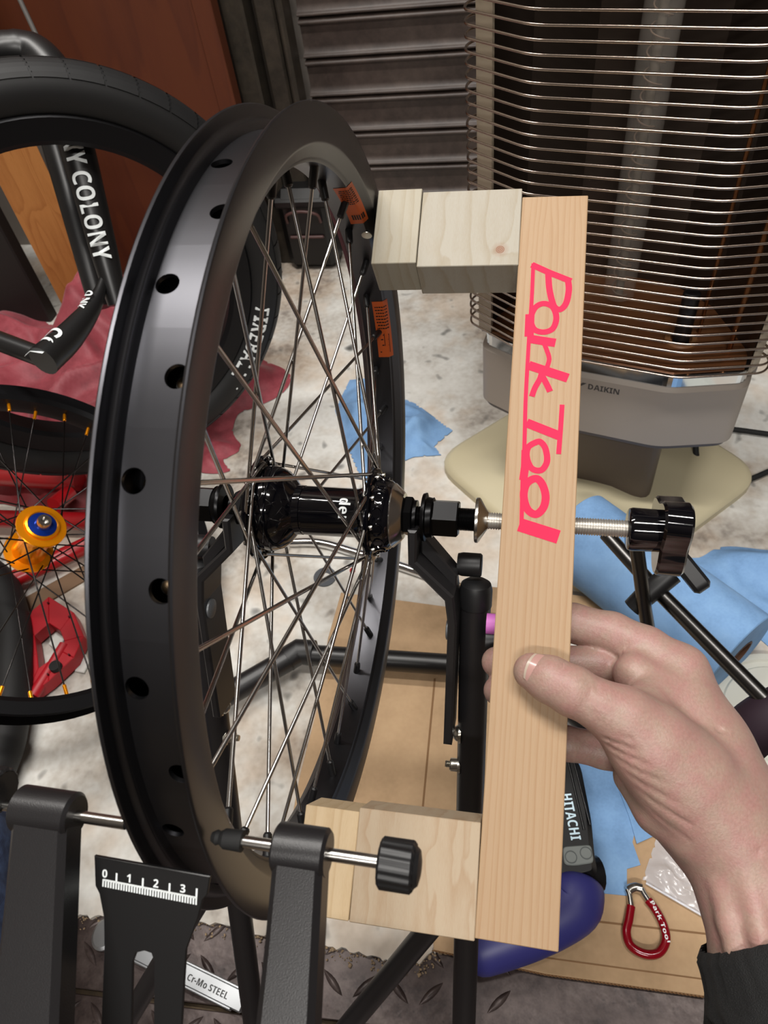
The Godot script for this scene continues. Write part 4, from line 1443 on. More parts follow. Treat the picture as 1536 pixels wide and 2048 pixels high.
# ---------------------------------------------------------------- the electric heater behind
func heater() -> void:
	var t := thing("heater", "tall silver electric heater with a wire guard on a cream square foot", "heater", Vector3(0.21, 0, -0.49))
	t.rotation.y = -0.258
	var silver := mat("heater_silver", Color(0.64, 0.60, 0.56), 0.5, 0.0)
	var cream := mat("heater_cream", Color(0.76, 0.72, 0.60), 0.5)
	# the foot: a rounded square turned by 45 degrees, dished up towards the column
	var sq := rounded(ngon(4, 0.232, -0.258), 0.05, 6)
	var st := begin()
	var rows := [[1.0, 0.0], [1.0, 0.011], [0.99, 0.015], [0.95, 0.019], [0.8, 0.025], [0.5, 0.034], [0.36, 0.042]]
	for i in rows.size() - 1:
		st.set_smooth_group(1 if i > 0 else 2)
		for k in sq.size():
			var a: Vector2 = sq[k]
			var b: Vector2 = sq[(k + 1) % sq.size()]
			var r0: Array = rows[i]
			var r1: Array = rows[i + 1]
			quad(st, Vector3(b.x * r0[0], r0[1], b.y * r0[0]), Vector3(a.x * r0[0], r0[1], a.y * r0[0]), Vector3(a.x * r1[0], r1[1], a.y * r1[0]), Vector3(b.x * r1[0], r1[1], b.y * r1[0]))
	for k in sq.size():
		tri(st, Vector3(0, 0.046, 0), Vector3(sq[(k + 1) % sq.size()].x * 0.36, 0.042, sq[(k + 1) % sq.size()].y * 0.36), Vector3(sq[k].x * 0.36, 0.042, sq[k].y * 0.36))
	part("foot", st, cream, t)
	var col := begin()
	slab(col, rounded([Vector2(-0.088, 0.055), Vector2(0.088, 0.055), Vector2(0.078, -0.06), Vector2(-0.078, -0.06)], 0.02), 0.02, 0.17, 0.0, true)
	part("column", col, mat("heater_column", Color(0.36, 0.31, 0.27), 0.45), t)
	var out := [Vector2(-0.081, 0.0923), Vector2(0.082, 0.0923), Vector2(0.157, 0.061), Vector2(0.160, -0.07), Vector2(0.10, -0.115), Vector2(-0.10, -0.115), Vector2(-0.152, -0.07), Vector2(-0.142, 0.072)]
	var body := begin()
	slab(body, rounded(out, 0.014), 0.162, 0.2505, 0.004, true)
	part("base_housing", body, silver, t)
	var skirt := begin()
	slab(skirt, rounded(inset_ccw(out, 0.004), 0.014), 0.157, 0.164, 0.001, true)
	part("housing_skirt", skirt, mat("heater_skirt", Color(0.36, 0.34, 0.34), 0.5), t)
	var trim := begin()
	slab(trim, rounded(inset_ccw(out, 0.005), 0.010), 0.2495, 0.2660, 0.0008, false)
	part("chrome_trim", trim, mat("heater_trim", Color(0.82, 0.84, 0.86), 0.08, 1.0), t, "polished metal trim band")
	var nm := begin()
	letters(nm, "DAIKIN", 0.0075, func(p: Vector3) -> Vector3:
		return Vector3(-0.006 + p.x, 0.2355 + p.y, 0.0924 + p.z), true)
	part("name_lettering", nm, mat("heater_print", Color(0.25, 0.24, 0.24), 0.5), t)
	var mark := begin()
	prism(mark, [Vector2(-0.017, 0.2320), Vector2(-0.0085, 0.2395), Vector2(-0.0125, 0.2395), Vector2(-0.019, 0.2340)], 0.0920, 0.0927)
	part("name_mark", mark, mat("heater_print", Color(0.25, 0.24, 0.24), 0.5), t)
	# the inside: copper-brown floor, dark polished reflectors
	var floor_plate := begin()
	slab(floor_plate, inset_ccw(out, 0.010), 0.262, 0.2675, 0.0)
	part("element_tray", floor_plate, mat("heater_tray", Color(0.55, 0.36, 0.23), 0.35, 0.4), t, "brown heat-tinted metal tray")
	var dark := mat("heater_reflector", Color(0.25, 0.215, 0.19), 0.3, 0.45)
	var path := [Vector2(-0.138, 0.050), Vector2(-0.120, -0.02), Vector2(-0.070, -0.075), Vector2(-0.02, -0.09), Vector2(0.05, -0.085), Vector2(0.10, -0.05), Vector2(0.145, 0.02), Vector2(0.152, 0.045)]
	for i in path.size() - 1:
		var rf := begin()
		var a: Vector2 = path[i]
		var b: Vector2 = path[i + 1]
		var nrm := Vector2(-(b - a).y, (b - a).x).normalized() * 0.0015
		slab(rf, [a + nrm, b + nrm, b - nrm, a - nrm], 0.262, 0.96)
		part("reflector_panel", rf, dark, t)
	var shell := begin()
	slab(shell, [Vector2(-0.150, 0.045), Vector2(-0.152, -0.07), Vector2(-0.10, -0.115), Vector2(0.10, -0.115), Vector2(0.160, -0.07), Vector2(0.160, 0.04), Vector2(0.157, 0.04), Vector2(0.156, -0.066), Vector2(0.098, -0.110), Vector2(-0.098, -0.110), Vector2(-0.148, -0.066), Vector2(-0.147, 0.045)], 0.25, 0.96)
	part("back_shell", shell, silver, t)
	var top := begin()
	slab(top, rounded(out, 0.014), 0.955, 1.0, 0.006, true)
	part("top_housing", top, silver, t)
	for s: int in [-1, 1]:
		var ps := begin()
		if s < 0:
			slab(ps, [Vector2(-0.151, 0.052), Vector2(-0.131, 0.066), Vector2(-0.130, 0.063), Vector2(-0.150, 0.049)], 0.262, 0.96)
		else:
			slab(ps, [Vector2(0.160, 0.040), Vector2(0.153, 0.057), Vector2(0.151, 0.056), Vector2(0.157, 0.039)], 0.262, 0.96)
		part("guard_post", ps, mat("heater_post", Color(0.70, 0.65, 0.57), 0.45, 0.0), t)
	# guard wires
	var wire := begin()
	var corners := [Vector2(-0.148, 0.038), Vector2(-0.157, 0.046), Vector2(-0.1585, 0.058), Vector2(-0.154, 0.0705), Vector2(-0.085, 0.1045), Vector2(0.086, 0.1045), Vector2(0.163, 0.073), Vector2(0.1685, 0.060), Vector2(0.166, 0.045), Vector2(0.158, 0.038)]
	var pts := []
	for p in rounded_open(corners, 0.012):
		pts.append(Vector3(p.x, 0, p.y))
	tube(wire, pts, 0.00125, 8)
	wire.generate_normals()
	var wm := wire.commit()
	var wmat := mat("guard_wire", Color(0.72, 0.66, 0.61), 0.22, 1.0)
	for k in 62:
		var y := 0.2790 + 0.01052 * k
		var o := part("guard_wire", wm, wmat, t)
		o.position.y = y
	# glass element tube with its coil, a black terminal in a ceramic ring, two thin rods
	var c := Vector3(-0.004, 0.0, -0.022)
	var glass := mat("heater_glass", Color(0.85, 0.82, 0.78, 0.16), 0.3)
	glass.transparency = BaseMaterial3D.TRANSPARENCY_ALPHA
	var gt := begin()
	lathe(gt, [Vector2(0.285, 0.0175), Vector2(0.94, 0.0175)], c, Vector3.UP, 28)
	var tubeg := part("glass_tube", gt, glass, t, "clear glass heating tube")
	var el := begin()
	var hel := []
	for i in 560:
		var a := i * TAU / 16.0
		hel.append(c + Vector3(cos(a) * 0.0088, 0.285 + i * 0.655 / 560.0, sin(a) * 0.0088))
	tube(el, hel, 0.0008, 6)
	part("heating_coil", el, mat("coil", Color(0.50, 0.42, 0.36), 0.6), tubeg)
	var core := begin()
	lathe(core, [Vector2(0.285, 0.0), Vector2(0.285, 0.0046), Vector2(0.94, 0.0046), Vector2(0.94, 0.0)], c, Vector3.UP, 14)
	part("ceramic_core", core, mat("ceramic_grey", Color(0.45, 0.42, 0.38), 0.5), tubeg)
	var e2 := Vector3(0.077, 0, 0.028)
	var term := begin()
	lathe(term, [Vector2(0.2675, 0.0), Vector2(0.2675, 0.009), Vector2(0.330, 0.009), Vector2(0.332, 0.007), Vector2(0.332, 0.0)], e2, Vector3.UP, 20)
	part("terminal", term, mat("plastic_black", Color(0.06, 0.06, 0.065), 0.5), t)
	var ring := begin()
	lathe(ring, [Vector2(0.2675, 0.0175), Vector2(0.272, 0.0175), Vector2(0.2735, 0.016), Vector2(0.2735, 0.0115), Vector2(0.2675, 0.0105)], e2, Vector3.UP, 28)
	part("ceramic_ring", ring, mat("ceramic_brown", Color(0.55, 0.38, 0.24), 0.45), t)
	for q in [[0.093, 0.005, 0.0022], [0.128, 0.028, 0.0030]]:
		var r := begin()
		lathe(r, [Vector2(0.268, 0.0), Vector2(0.268, q[2]), Vector2(0.955, q[2]), Vector2(0.955, 0.0)], Vector3(q[0], 0, q[1]), Vector3.UP, 10)
		part("support_rod", r, mat("support_rod", Color(0.50, 0.33, 0.20), 0.35, 0.8), t)
	# power cord
	var cord := begin()
	tube(cord, smooth_path([Vector3(0.34, 0.19, -0.62), Vector3(0.34962, 0.03000, -0.51047), Vector3(0.38436, 0.00800, -0.49478), Vector3(0.41612, 0.00600, -0.48435), Vector3(0.46550, 0.00600, -0.51142), Vector3(0.56323, 0.00600, -0.55157)], 8), 0.004, 10)
	tube(cord, smooth_path([Vector3(0.36334, 0.00600, -0.57692), Vector3(0.40269, 0.00600, -0.58642), Vector3(0.46048, 0.00600, -0.57874), Vector3(0.56544, 0.00600, -0.56171)], 8), 0.004, 10)
	lone("power_cord", cord, mats["rubber_black"], "black power cord looping over the floor beside the heater", "cord")

func inset_ccw(poly: Array, d: float) -> Array:
	var p := poly.duplicate()
	if area2(p) < 0:
		p.reverse()
	return inset(p, d)

func rounded_open(pts: Array, r: float) -> Array:
	var out := [pts[0]]
	for i in range(1, pts.size() - 1):
		var p: Vector2 = pts[i]
		var a: Vector2 = pts[i - 1] - p
		var b: Vector2 = pts[i + 1] - p
		var d := minf(r, minf(a.length(), b.length()) * 0.45)
		for k in 5:
			var t := k / 4.0
			var s := p + a.normalized() * d
			var e := p + b.normalized() * d
			out.append(s.lerp(p, t).lerp(p.lerp(e, t), t))
	out.append(pts[-1])
	return out
# ---------------------------------------------------------------- left: a tyred wheel and fork by the wall, a gold-hubbed wheel, red things
func spare_tyre_and_fork() -> void:
	var C := Vector3(-0.4604, 0.303, -0.4648)
	var nrm := Vector3(0.599, 0, 0.801)
	var t := thing("tyred_wheel", "large black bicycle wheel with a fat tyre standing against the wooden panel", "wheel", C)
	var B := frame_to(nrm)
	t.transform = Transform3D(B, C)          # local y is the axle
	var rubber: StandardMaterial3D = mat("tyre_rubber", Color(0.062, 0.062, 0.066), 0.62)
	var st := begin()
	var prof := []
	for k in 33:
		var a := lerpf(-2.55, 2.55, k / 32.0)
		prof.append(Vector2(sin(a) * 0.0262, 0.2475 + cos(a) * 0.0270))
	lathe(st, prof, Vector3.ZERO, Vector3.UP, 120)
	var tyre := part("tyre", st, rubber, t)
	# shoulder blocks of the tread
	var blk := begin()
	for side: float in [1.0, -1.0]:
		var q := func(a: float, s: float, lift: float) -> Vector3:
			var r := 0.2475 + cos(a) * (0.0270 + lift)
			return Vector3(cos(s) * r, side * sin(a) * (0.0262 + lift), sin(s) * r)
		blk.set_smooth_group(3 if side > 0 else 4)
		for i in 5:
			var a0 := lerpf(0.04, 1.0, i / 5.0)
			var a1 := lerpf(0.04, 1.0, (i + 1) / 5.0)
			for j in 3:
				var s0 := -0.064 + 0.128 * j / 3.0 + a0 * 0.02
				var s1 := -0.064 + 0.128 * (j + 1) / 3.0 + a0 * 0.02
				quad(blk, q.call(a0, s0, 0.0012), q.call(a1, s0, 0.0012), q.call(a1, s1, 0.0012), q.call(a0, s1, 0.0012))
		for j in 3:
			var s0 := -0.064 + 0.128 * j / 3.0 + 0.02
			var s1 := -0.064 + 0.128 * (j + 1) / 3.0 + 0.02
			quad(blk, q.call(1.0, s0, 0.0012), q.call(1.0, s0, -0.0006), q.call(1.0, s1, -0.0006), q.call(1.0, s1, 0.0012))
	blk.generate_normals()
	var bm := blk.commit()
	for k in 46:
		var o := part("tread_block", bm, rubber, tyre)
		o.rotation.y = TAU * k / 46.0
	var rim := begin()
	lathe(rim, [Vector2(-0.014, 0.1945), Vector2(-0.018, 0.2), Vector2(-0.019, 0.2235), Vector2(-0.017, 0.226), Vector2(0.017, 0.226), Vector2(0.019, 0.2235), Vector2(0.018, 0.2), Vector2(0.014, 0.1945), Vector2(-0.014, 0.1945)], Vector3.ZERO, Vector3.UP, 96)
	part("rim", rim, mat("dark_rim", Color(0.10, 0.10, 0.11), 0.4, 0.6), t)
	# white sidewall lettering, low on the right
	var wr := begin()
	var start := deg_to_rad(110.885)
	letters(wr, "FIREBALL |", 0.0195, func(p: Vector3) -> Vector3:
		var a := 1.9 - 0.0
		var r := 0.2400 + p.y
		var s := sqrt(maxf(0.0, 1.0 - pow((r - 0.2475) / 0.0270, 2)))
		var ang := start + (p.x / 0.2400) * 1.0
		return Vector3(cos(ang) * r, s * 0.0262 + 0.0006 + p.z, sin(ang) * r))
	part("sidewall_lettering", wr, mats["white_print"], tyre, "white sidewall lettering")
	var f := thing("bicycle_fork", "black bicycle fork with white stickers over the fat tyre", "fork", Vector3.ZERO)
	var bl: StandardMaterial3D = mats["black_paint"]
	var leg := begin()
	var top := Vector3(-0.42986, 0.50983, -0.56418)
	var bot := Vector3(-0.38653, 0.31968, -0.43514)
	tube(leg, [top, top.lerp(bot, 0.3), top.lerp(bot, 0.75), bot], [0.0205, 0.0195, 0.016, 0.012], 24)
	part("fork_leg", leg, bl, f)
	var leg2 := begin()
	tube(leg2, [Vector3(-0.52299, 0.48118, -0.66123), Vector3(-0.45243, 0.28029, -0.48745)], [0.019, 0.014], 18)
	part("fork_leg", leg2, bl, f)
	var cr := begin()
	tube(cr, smooth_path([Vector3(-0.53123, 0.55998, -0.54629), Vector3(-0.49780, 0.55600, -0.58353), Vector3(-0.47011, 0.54777, -0.59793), Vector3(-0.44521, 0.53176, -0.58608), Vector3(-0.42840, 0.50599, -0.55998)], 6), [0.016, 0.016, 0.016, 0.017, 0.017, 0.018, 0.018, 0.019, 0.019, 0.02, 0.02, 0.02, 0.021, 0.021, 0.021, 0.021, 0.021, 0.021, 0.021, 0.021, 0.021, 0.021, 0.021, 0.021, 0.0205], 20)
	part("fork_crown", cr, bl, f)
	var cb := begin()
	tube(cb, [Vector3(-0.61692, 0.62237, -0.83564), Vector3(-0.55116, 0.56585, -0.73918), Vector3(-0.49400, 0.52506, -0.65913)], 0.0032, 10)
	part("brake_cable", cb, mat("cable_grey", Color(0.28, 0.27, 0.26), 0.5), f)
	sticker(f, "COLONY", top, bot, 0.0200, 0.36, 0.0225, -0.1)
	sticker(f, "COLONY", top, bot, 0.0210, -0.09, 0.0225, -0.1)
	var g := thing("fork_blade", "black tapered fork blade with white sticker slanting over the red cloth", "fork", Vector3.ZERO)
	var p0 := Vector3(-0.39763, 0.35478, -0.45826)
	var p1 := Vector3(-0.41649, 0.33383, -0.30733)
	var fb := begin()
	tube(fb, smooth_path([p0, Vector3(-0.39945, 0.33788, -0.41329), Vector3(-0.40756, 0.33190, -0.35566), p1], 5), [0.003, 0.004, 0.0055, 0.0065, 0.008, 0.0095, 0.011, 0.0125, 0.014, 0.015, 0.016, 0.0165, 0.017, 0.0172, 0.0175, 0.0178], 20)
	part("blade", fb, bl, g)
	sticker(g, "COL", Vector3(-0.40756, 0.33190, -0.35566), p1, 0.0172, 0.22, 0.024, 0.5)
	sticker(g, "ONY", Vector3(-0.39631, 0.34896, -0.44363), Vector3(-0.40756, 0.33190, -0.35566), 0.0085, 0.30, 0.012, 0.5)
	var rod := begin()
	tube(rod, [Vector3(-0.53630, 0.33828, -0.35644), Vector3(-0.43551, 0.31882, -0.33139)], 0.012, 14)
	part("stub_tube", rod, bl, g)

# letters wrapped along a tube from a to b, on the side that faces up and to the front
func sticker(root: Node3D, text: String, a: Vector3, b: Vector3, r: float, from: float, height: float, turn: float) -> void:
	var d := (b - a).normalized()
	var face := Vector3(0.15, 0.75, 0.65)
	face = (face - d * face.dot(d)).normalized()
	var side := d.cross(face)
	face = face.rotated(d, turn)
	side = side.rotated(d, turn)
	var st := begin()
	var L := (b - a).length()
	letters(st, text, height, func(p: Vector3) -> Vector3:
		var along := from * L + p.x * 0.8
		var ang := -p.y / r
		return a + d * along + (face * cos(ang) + side * sin(ang)) * (r * (1.0 - 0.12 * clampf(along / L, 0, 1)) + 0.0009 + p.z))
	part("sticker_lettering", st, mats["white_print"], root, "white sticker lettering")

func gold_wheel() -> void:
	var t := thing("gold_hub_wheel", "black bicycle wheel with gold hub and gold nipples lying tilted on the left", "wheel")
	var nrm := Vector3(0.6485, 0.7597, -0.0472).normalized()
	t.transform = Transform3D(frame_to(nrm), Vector3(-0.4358, 0.1831, -0.1711))
	var rim := begin()
	lathe(rim, [Vector2(-0.0125, 0.1895), Vector2(-0.0165, 0.195), Vector2(-0.0168, 0.2085), Vector2(-0.0150, 0.2100), Vector2(-0.0125, 0.2030), Vector2(0.0125, 0.2030), Vector2(0.0150, 0.2100), Vector2(0.0168, 0.2085), Vector2(0.0165, 0.195), Vector2(0.0125, 0.1895), Vector2(0.0, 0.1875), Vector2(-0.0125, 0.1895)], Vector3.ZERO, Vector3.UP, 120)
	part("rim", rim, mat("dark_rim", Color(0.10, 0.10, 0.11), 0.4, 0.6), t)
	var hub := begin()
	var Y := Vector3.UP
	lathe(hub, [Vector2(-0.034, 0.0), Vector2(-0.034, 0.017), Vector2(-0.032, 0.018), Vector2(-0.0315, 0.0275), Vector2(-0.0285, 0.0275), Vector2(-0.027, 0.019), Vector2(-0.02, 0.0165), Vector2(0.02, 0.0165), Vector2(0.028, 0.019), Vector2(0.0300, 0.0265), Vector2(0.0330, 0.0268), Vector2(0.0338, 0.0260), Vector2(0.0345, 0.0190), Vector2(0.0375, 0.0180), Vector2(0.0385, 0.0160), Vector2(0.037, 0.0150), Vector2(0.037, 0.0)], Vector3.ZERO, Y, 48)
	var hb := part("hub", hub, mats["gold"], t, "shiny gold anodised hub")
	var bc := begin()
	lathe(bc, [Vector2(0.0365, 0.0152), Vector2(0.0376, 0.0150), Vector2(0.0390, 0.0090), Vector2(0.0390, 0.0)], Vector3.ZERO, Y, 32)
	part("end_cap", bc, mat("hub_blue", Color(0.08, 0.22, 0.62), 0.25, 0.7), hb, "blue end cap")
	var ax := begin()
	lathe(ax, [Vector2(0.0385, 0.0088), Vector2(0.0440, 0.0080), Vector2(0.0475, 0.0072), Vector2(0.0475, 0.0042), Vector2(0.041, 0.0036), Vector2(0.041, 0.0)], Vector3.ZERO, Y, 28)
	part("axle_end", ax, mats["steel"], hb)
	ax = begin()
	lathe(ax, [Vector2(-0.055, 0.0), Vector2(-0.055, 0.006), Vector2(-0.034, 0.006)], Vector3.ZERO, Y, 16)
	part("axle_end", ax, mats["steel"], hb)
	var ho := begin()
	for s in [0.0335, -0.0318]:
		for k in 18:
			var a := TAU * k / 18.0
			lathe(ho, [Vector2(0.0, 0.0), Vector2(0.0, 0.0013), Vector2(0.0004, 0.0013), Vector2(0.0004, 0.0)], Vector3(cos(a) * 0.0228, s, sin(a) * 0.0228), Y * signf(s), 8)
	part("spoke_holes", ho, mats["gloss_black"], hb)
	var nip := begin()
	lathe(nip, [Vector2(0.0, 0.0), Vector2(0.0, 0.0021), Vector2(0.011, 0.0021), Vector2(0.0118, 0.0014), Vector2(0.0118, 0.0)], Vector3.ZERO, Y, 8)
	nip.generate_normals()
	var nm := nip.commit()
	for side: int in [-1, 1]:
		for lead: int in [-1, 1]:
			var fy := 0.0315 if side > 0 else -0.030
			var phi := 0.06 + (deg_to_rad(10) if side < 0 else 0.0) + (deg_to_rad(20) if lead > 0 else 0.0)
			var psi := phi + lead * deg_to_rad(60)
			var he := Vector3(cos(phi) * 0.0235, fy + lead * 0.0016, sin(phi) * 0.0235)
			var re := Vector3(cos(psi) * 0.1885, side * 0.004, sin(psi) * 0.1885)
			var run := (re - he).normalized()
			var sp := begin()
			tube(sp, [he - Vector3(0, lead * 0.003, 0), he, re - run * 0.008], 0.0009, 6)
			sp.generate_normals()
			var sm := sp.commit()
			for k in 9:
				var s := part("spoke", sm, mats["spoke_black"], t)
				s.rotation.y = TAU * k / 9.0
				var n := part("nipple", nm, mats["gold"], s, "gold nipple")
				n.transform = Transform3D(frame_to(-run), re)

func folds(sd: int, wave: float, amp: float, base: float, edge: float) -> Callable:
	# creases of a dropped cloth: warped ridges in two directions under a lumpy swell
	var a := noise(sd, 3.5, 2)
	var b := noise(sd + 1, 9.0, 2)
	return func(x: float, z: float, d: float) -> float:
		var k := smoothstep(0.0, edge, d)
		var w := a.get_noise_2d(x, z) * 5.0
		var r1 := pow(0.5 + 0.5 * sin((x * 0.8 + z * 0.6) * TAU / wave + w), 1.6)
		var r2 := pow(0.5 + 0.5 * sin((x * -0.5 + z * 0.85) * TAU / (wave * 0.7) - w * 1.4), 2.2)
		var swell := 0.65 + 0.5 * a.get_noise_2d(x + 7.0, z * 1.3)
		return 0.0015 + k * maxf(0.0, base * swell + amp * (0.6 * r1 + 0.4 * r2 * swell) + amp * 0.12 * b.get_noise_2d(x, z))

func clutter_left() -> void:
	# orange wooden panel and a square post leaning by the shutter
	var ply := wood("orange_ply", Color(0.345, 0.155, 0.05), Color(0.28, 0.11, 0.032), 141, 4.0, 2.0, Vector2(0.4, 1.2), Vector3.ZERO, 256, 256)
	var p := thing("wooden_panel", "tall orange-brown wooden panel standing left of the roller shutter", "panel", Vector3(-0.62, 0, -1.012))
	var st := begin()
	cbox(st, Vector3(0.37, 1.6, 0.022), 0.0015, Transform3D(Basis(), Vector3(0.0, 0.8, 0)))
	part("board", st, ply, p)
	var eb := begin()
	cbox(eb, Vector3(0.032, 1.6, 0.030), 0.0015, Transform3D(Basis(), Vector3(0.2015, 0.8, 0.002)))
	part("edge_strip", eb, ply, p)
	var light := wood("post_light", Color(0.70, 0.47, 0.24), Color(0.58, 0.35, 0.15), 151, 4.0, 3.0, Vector2(0.12, 0.5), Vector3.ZERO, 256, 384)
	var pb := begin()
	var base: Vector3 = Vector3(-0.81249, 0.00000, -0.85396)
	slab(pb, [Vector2(0.0, 0.0), Vector2(0.0894, -0.0214), Vector2(0.0511, 0.0263 - 0.1), Vector2(-0.0383, 0.0477 - 0.1)], 0.0, 0.62, 0.002)
	lone("timber_post", pb, light, "square light timber post standing behind the fat tyre", "post", base)
	var dp := begin()
	cbox(dp, Vector3(0.5, 1.1, 0.03), 0.003, Transform3D(Basis(), Vector3(0, 0.55, 0)))
	lone("dark_panel", dp, mat("panel_dark", Color(0.07, 0.055, 0.045), 0.7), "dark board standing at the far left behind the timber post", "panel", Vector3(-1.10, 0, -0.86))
	# dark bag or crate by the shutter
	var bx := thing("crate", "dark plastic crate standing at the foot of the roller shutter", "crate", Vector3(-0.33603, 0.00000, -1.08630) + Vector3(0, 0, 0.02))
	var b0 := begin()
	cbox(b0, Vector3(0.105, 0.165, 0.07), 0.014, Transform3D(Basis(), Vector3(0, 0.083, 0)))
	cbox(b0, Vector3(0.113, 0.022, 0.078), 0.006, Transform3D(Basis(), Vector3(0, 0.142, 0)))
	part("tub", b0, mat("crate_dark", Color(0.045, 0.043, 0.045), 0.45), bx)
	var b1 := begin()
	tube(b1, smooth_path([Vector3(-0.034, 0.105, 0.037), Vector3(-0.030, 0.124, 0.043), Vector3(0.0, 0.132, 0.046), Vector3(0.030, 0.124, 0.043), Vector3(0.034, 0.105, 0.037)], 5), 0.0028, 8)
	part("handle", b1, mat("crate_handle", Color(0.30, 0.19, 0.18), 0.5), bx)
	var b2 := begin()
	cbox(b2, Vector3(0.07, 0.006, 0.006), 0.002, Transform3D(Basis(), Vector3(0, 0.075, 0.037)))
	part("moulding", b2, mat("crate_handle", Color(0.30, 0.19, 0.18), 0.5), bx)
	# crimson cloth heaped under the tyred wheel
	var red: StandardMaterial3D = mats["crimson_cloth"]
	var c1 := begin()
	var under := folds(301, 0.16, 0.042, 0.014, 0.055)
	var hump := Vector2(-0.75634, -0.85453)
	var draped := func(x: float, z: float, d: float) -> float:      # it is drawn up over something beside the post
		return under.call(x, z, d) + 0.075 * smoothstep(0.0, 0.06, d) * exp(-Vector2(x, z).distance_squared_to(hump) / 0.0065)
	sheet(c1, smooth_path([Vector2(-1.13189, -0.89410), Vector2(-0.97245, -0.91258), Vector2(-0.81110, -0.82556), Vector2(-0.79305, -1.00592), Vector2(-0.68738, -1.00457), Vector2(-0.51439, -0.89496), Vector2(-0.38865, -0.75343), Vector2(-0.30355, -0.70121), Vector2(-0.30226, -0.64479), Vector2(-0.34442, -0.60465), Vector2(-0.36622, -0.58868), Vector2(-0.36052, -0.54271), Vector2(-0.33460, -0.50916), Vector2(-0.35732, -0.47981), Vector2(-0.33810, -0.45908), Vector2(-0.38112, -0.45107), Vector2(-0.44917, -0.47453), Vector2(-0.56324, -0.47369), Vector2(-0.69979, -0.48957), Vector2(-0.90319, -0.50350)], 3, true), 0.0065, draped, 0.002)
	lone("cloth", c1, red, "crimson crumpled cloth spread under the fat tyre", "cloth")
	var c2 := begin()
	sheet(c2, smooth_path([Vector2(-0.92016, -0.48803), Vector2(-0.76650, -0.49627), Vector2(-0.64071, -0.47347), Vector2(-0.56192, -0.46088), Vector2(-0.50869, -0.42018), Vector2(-0.53587, -0.36621), Vector2(-0.59224, -0.34194), Vector2(-0.69233, -0.36532), Vector2(-0.82577, -0.34528)], 3, true), 0.007, folds(311, 0.11, 0.03, 0.010, 0.05), 0.002)
	lone("cloth", c2, mat("dark_red_cloth", Color(0.42, 0.06, 0.09), 0.6), "darker red cloth bunched behind the gold hub", "cloth")
	# red bicycle frame lying on the floor
	var fr := thing("frameset", "red bicycle frame lying on the floor below the gold hub", "bicycle frame")
	var rm := mat("frame_red", Color(0.62, 0.03, 0.07), 0.25)
	rm.clearcoat_enabled = true
	rm.clearcoat = 0.6
	for q in [[Vector3(-0.70142, 0.03000, -0.31110), Vector3(-0.44963, 0.03000, -0.32162), 0.0135], [Vector3(-0.61207, 0.02500, -0.18365), Vector3(-0.44946, 0.02500, -0.31633), 0.0125], [Vector3(-0.75412, 0.03000, -0.39872), Vector3(-0.55776, 0.03000, -0.39641), 0.016]]:
		var s := begin()
		tube(s, [q[0], q[1]], q[2], 18)
		part("frame_tube", s, rm, fr)
	var lug := begin()
	tube(lug, [Vector3(-0.55425, 0.04000, -0.36391), Vector3(-0.55902, 0.05000, -0.33007)], 0.012, 14)
	part("seat_stay_end", lug, rm, fr)
	# red pedal with white reflectors
	var pe := thing("pedal", "red plastic platform pedal with white reflectors on the floor", "pedal", Vector3.ZERO)
	var pr := mat("pedal_red", Color(0.66, 0.06, 0.12), 0.45)
	var ring_out := [Vector2(-0.53520, -0.14631), Vector2(-0.51051, -0.19160), Vector2(-0.46246, -0.17064), Vector2(-0.43220, -0.13777), Vector2(-0.43158, -0.10650), Vector2(-0.44944, -0.07173), Vector2(-0.46931, -0.04593), Vector2(-0.49772, -0.09085)]
	var hole := [Vector2(-0.49804, -0.14389), Vector2(-0.48499, -0.15906), Vector2(-0.45874, -0.13879), Vector2(-0.46167, -0.11266)]
	# the cage: bars round the opening
	var cage := begin()
	var cc := Vector2.ZERO
	for v in ring_out:
		cc += v
	cc /= ring_out.size()
	for i in ring_out.size():
		var a: Vector2 = ring_out[i]
		var b: Vector2 = ring_out[(i + 1) % ring_out.size()]
		var ai := a.lerp(cc, 0.56)
		var bi := b.lerp(cc, 0.56)
		slab(cage, [a, b, bi, ai], 0.004, 0.024, 0.0008)
	part("cage", cage, pr, pe)
	var spn := begin()
	tube(spn, [Vector3(-0.46284, 0.02000, -0.05199), Vector3(-0.45779, 0.02000, -0.08811), Vector3(-0.45455, 0.02000, -0.12436)], 0.0075, 14)
	part("spindle_housing", spn, pr, pe)
	var cap := begin()
	lathe(cap, [Vector2(0.0, 0.0), Vector2(0.0, 0.0075), Vector2(0.006, 0.0072), Vector2(0.007, 0.0)], Vector3(-0.44709, 0.02500, -0.09011), Vector3.UP, 20)
	part("dust_cap", cap, mats["rubber_black"], pe)
	var pins := begin()
	for q in ring_out:
		var w: Vector2 = q.lerp(cc, 0.16)
		lathe(pins, [Vector2(0.0, 0.0), Vector2(0.0, 0.0014), Vector2(0.004, 0.0012), Vector2(0.004, 0.0)], Vector3(w.x, 0.0235, w.y), Vector3.UP, 8)
	part("grip_pins", pins, mat("pedal_pins", Color(0.3, 0.02, 0.05), 0.4), pe)
	for q in [[Vector2(-0.47934, -0.14176), Vector2(-0.46248, -0.13444), Vector2(-0.46446, -0.11793), Vector2(-0.48116, -0.12504)], [Vector2(-0.50618, -0.10038), Vector2(-0.49387, -0.10460), Vector2(-0.47770, -0.08209), Vector2(-0.48159, -0.07330), Vector2(-0.49391, -0.08031)]]:
		var rf := begin()
		slab(rf, q, 0.004, 0.017, 0.001)
		part("reflector", rf, mat("reflector_white", Color(0.82, 0.82, 0.8), 0.25), pe, "white reflector")
	# strip of brown card and a clear plastic scrap
	var sb := begin()
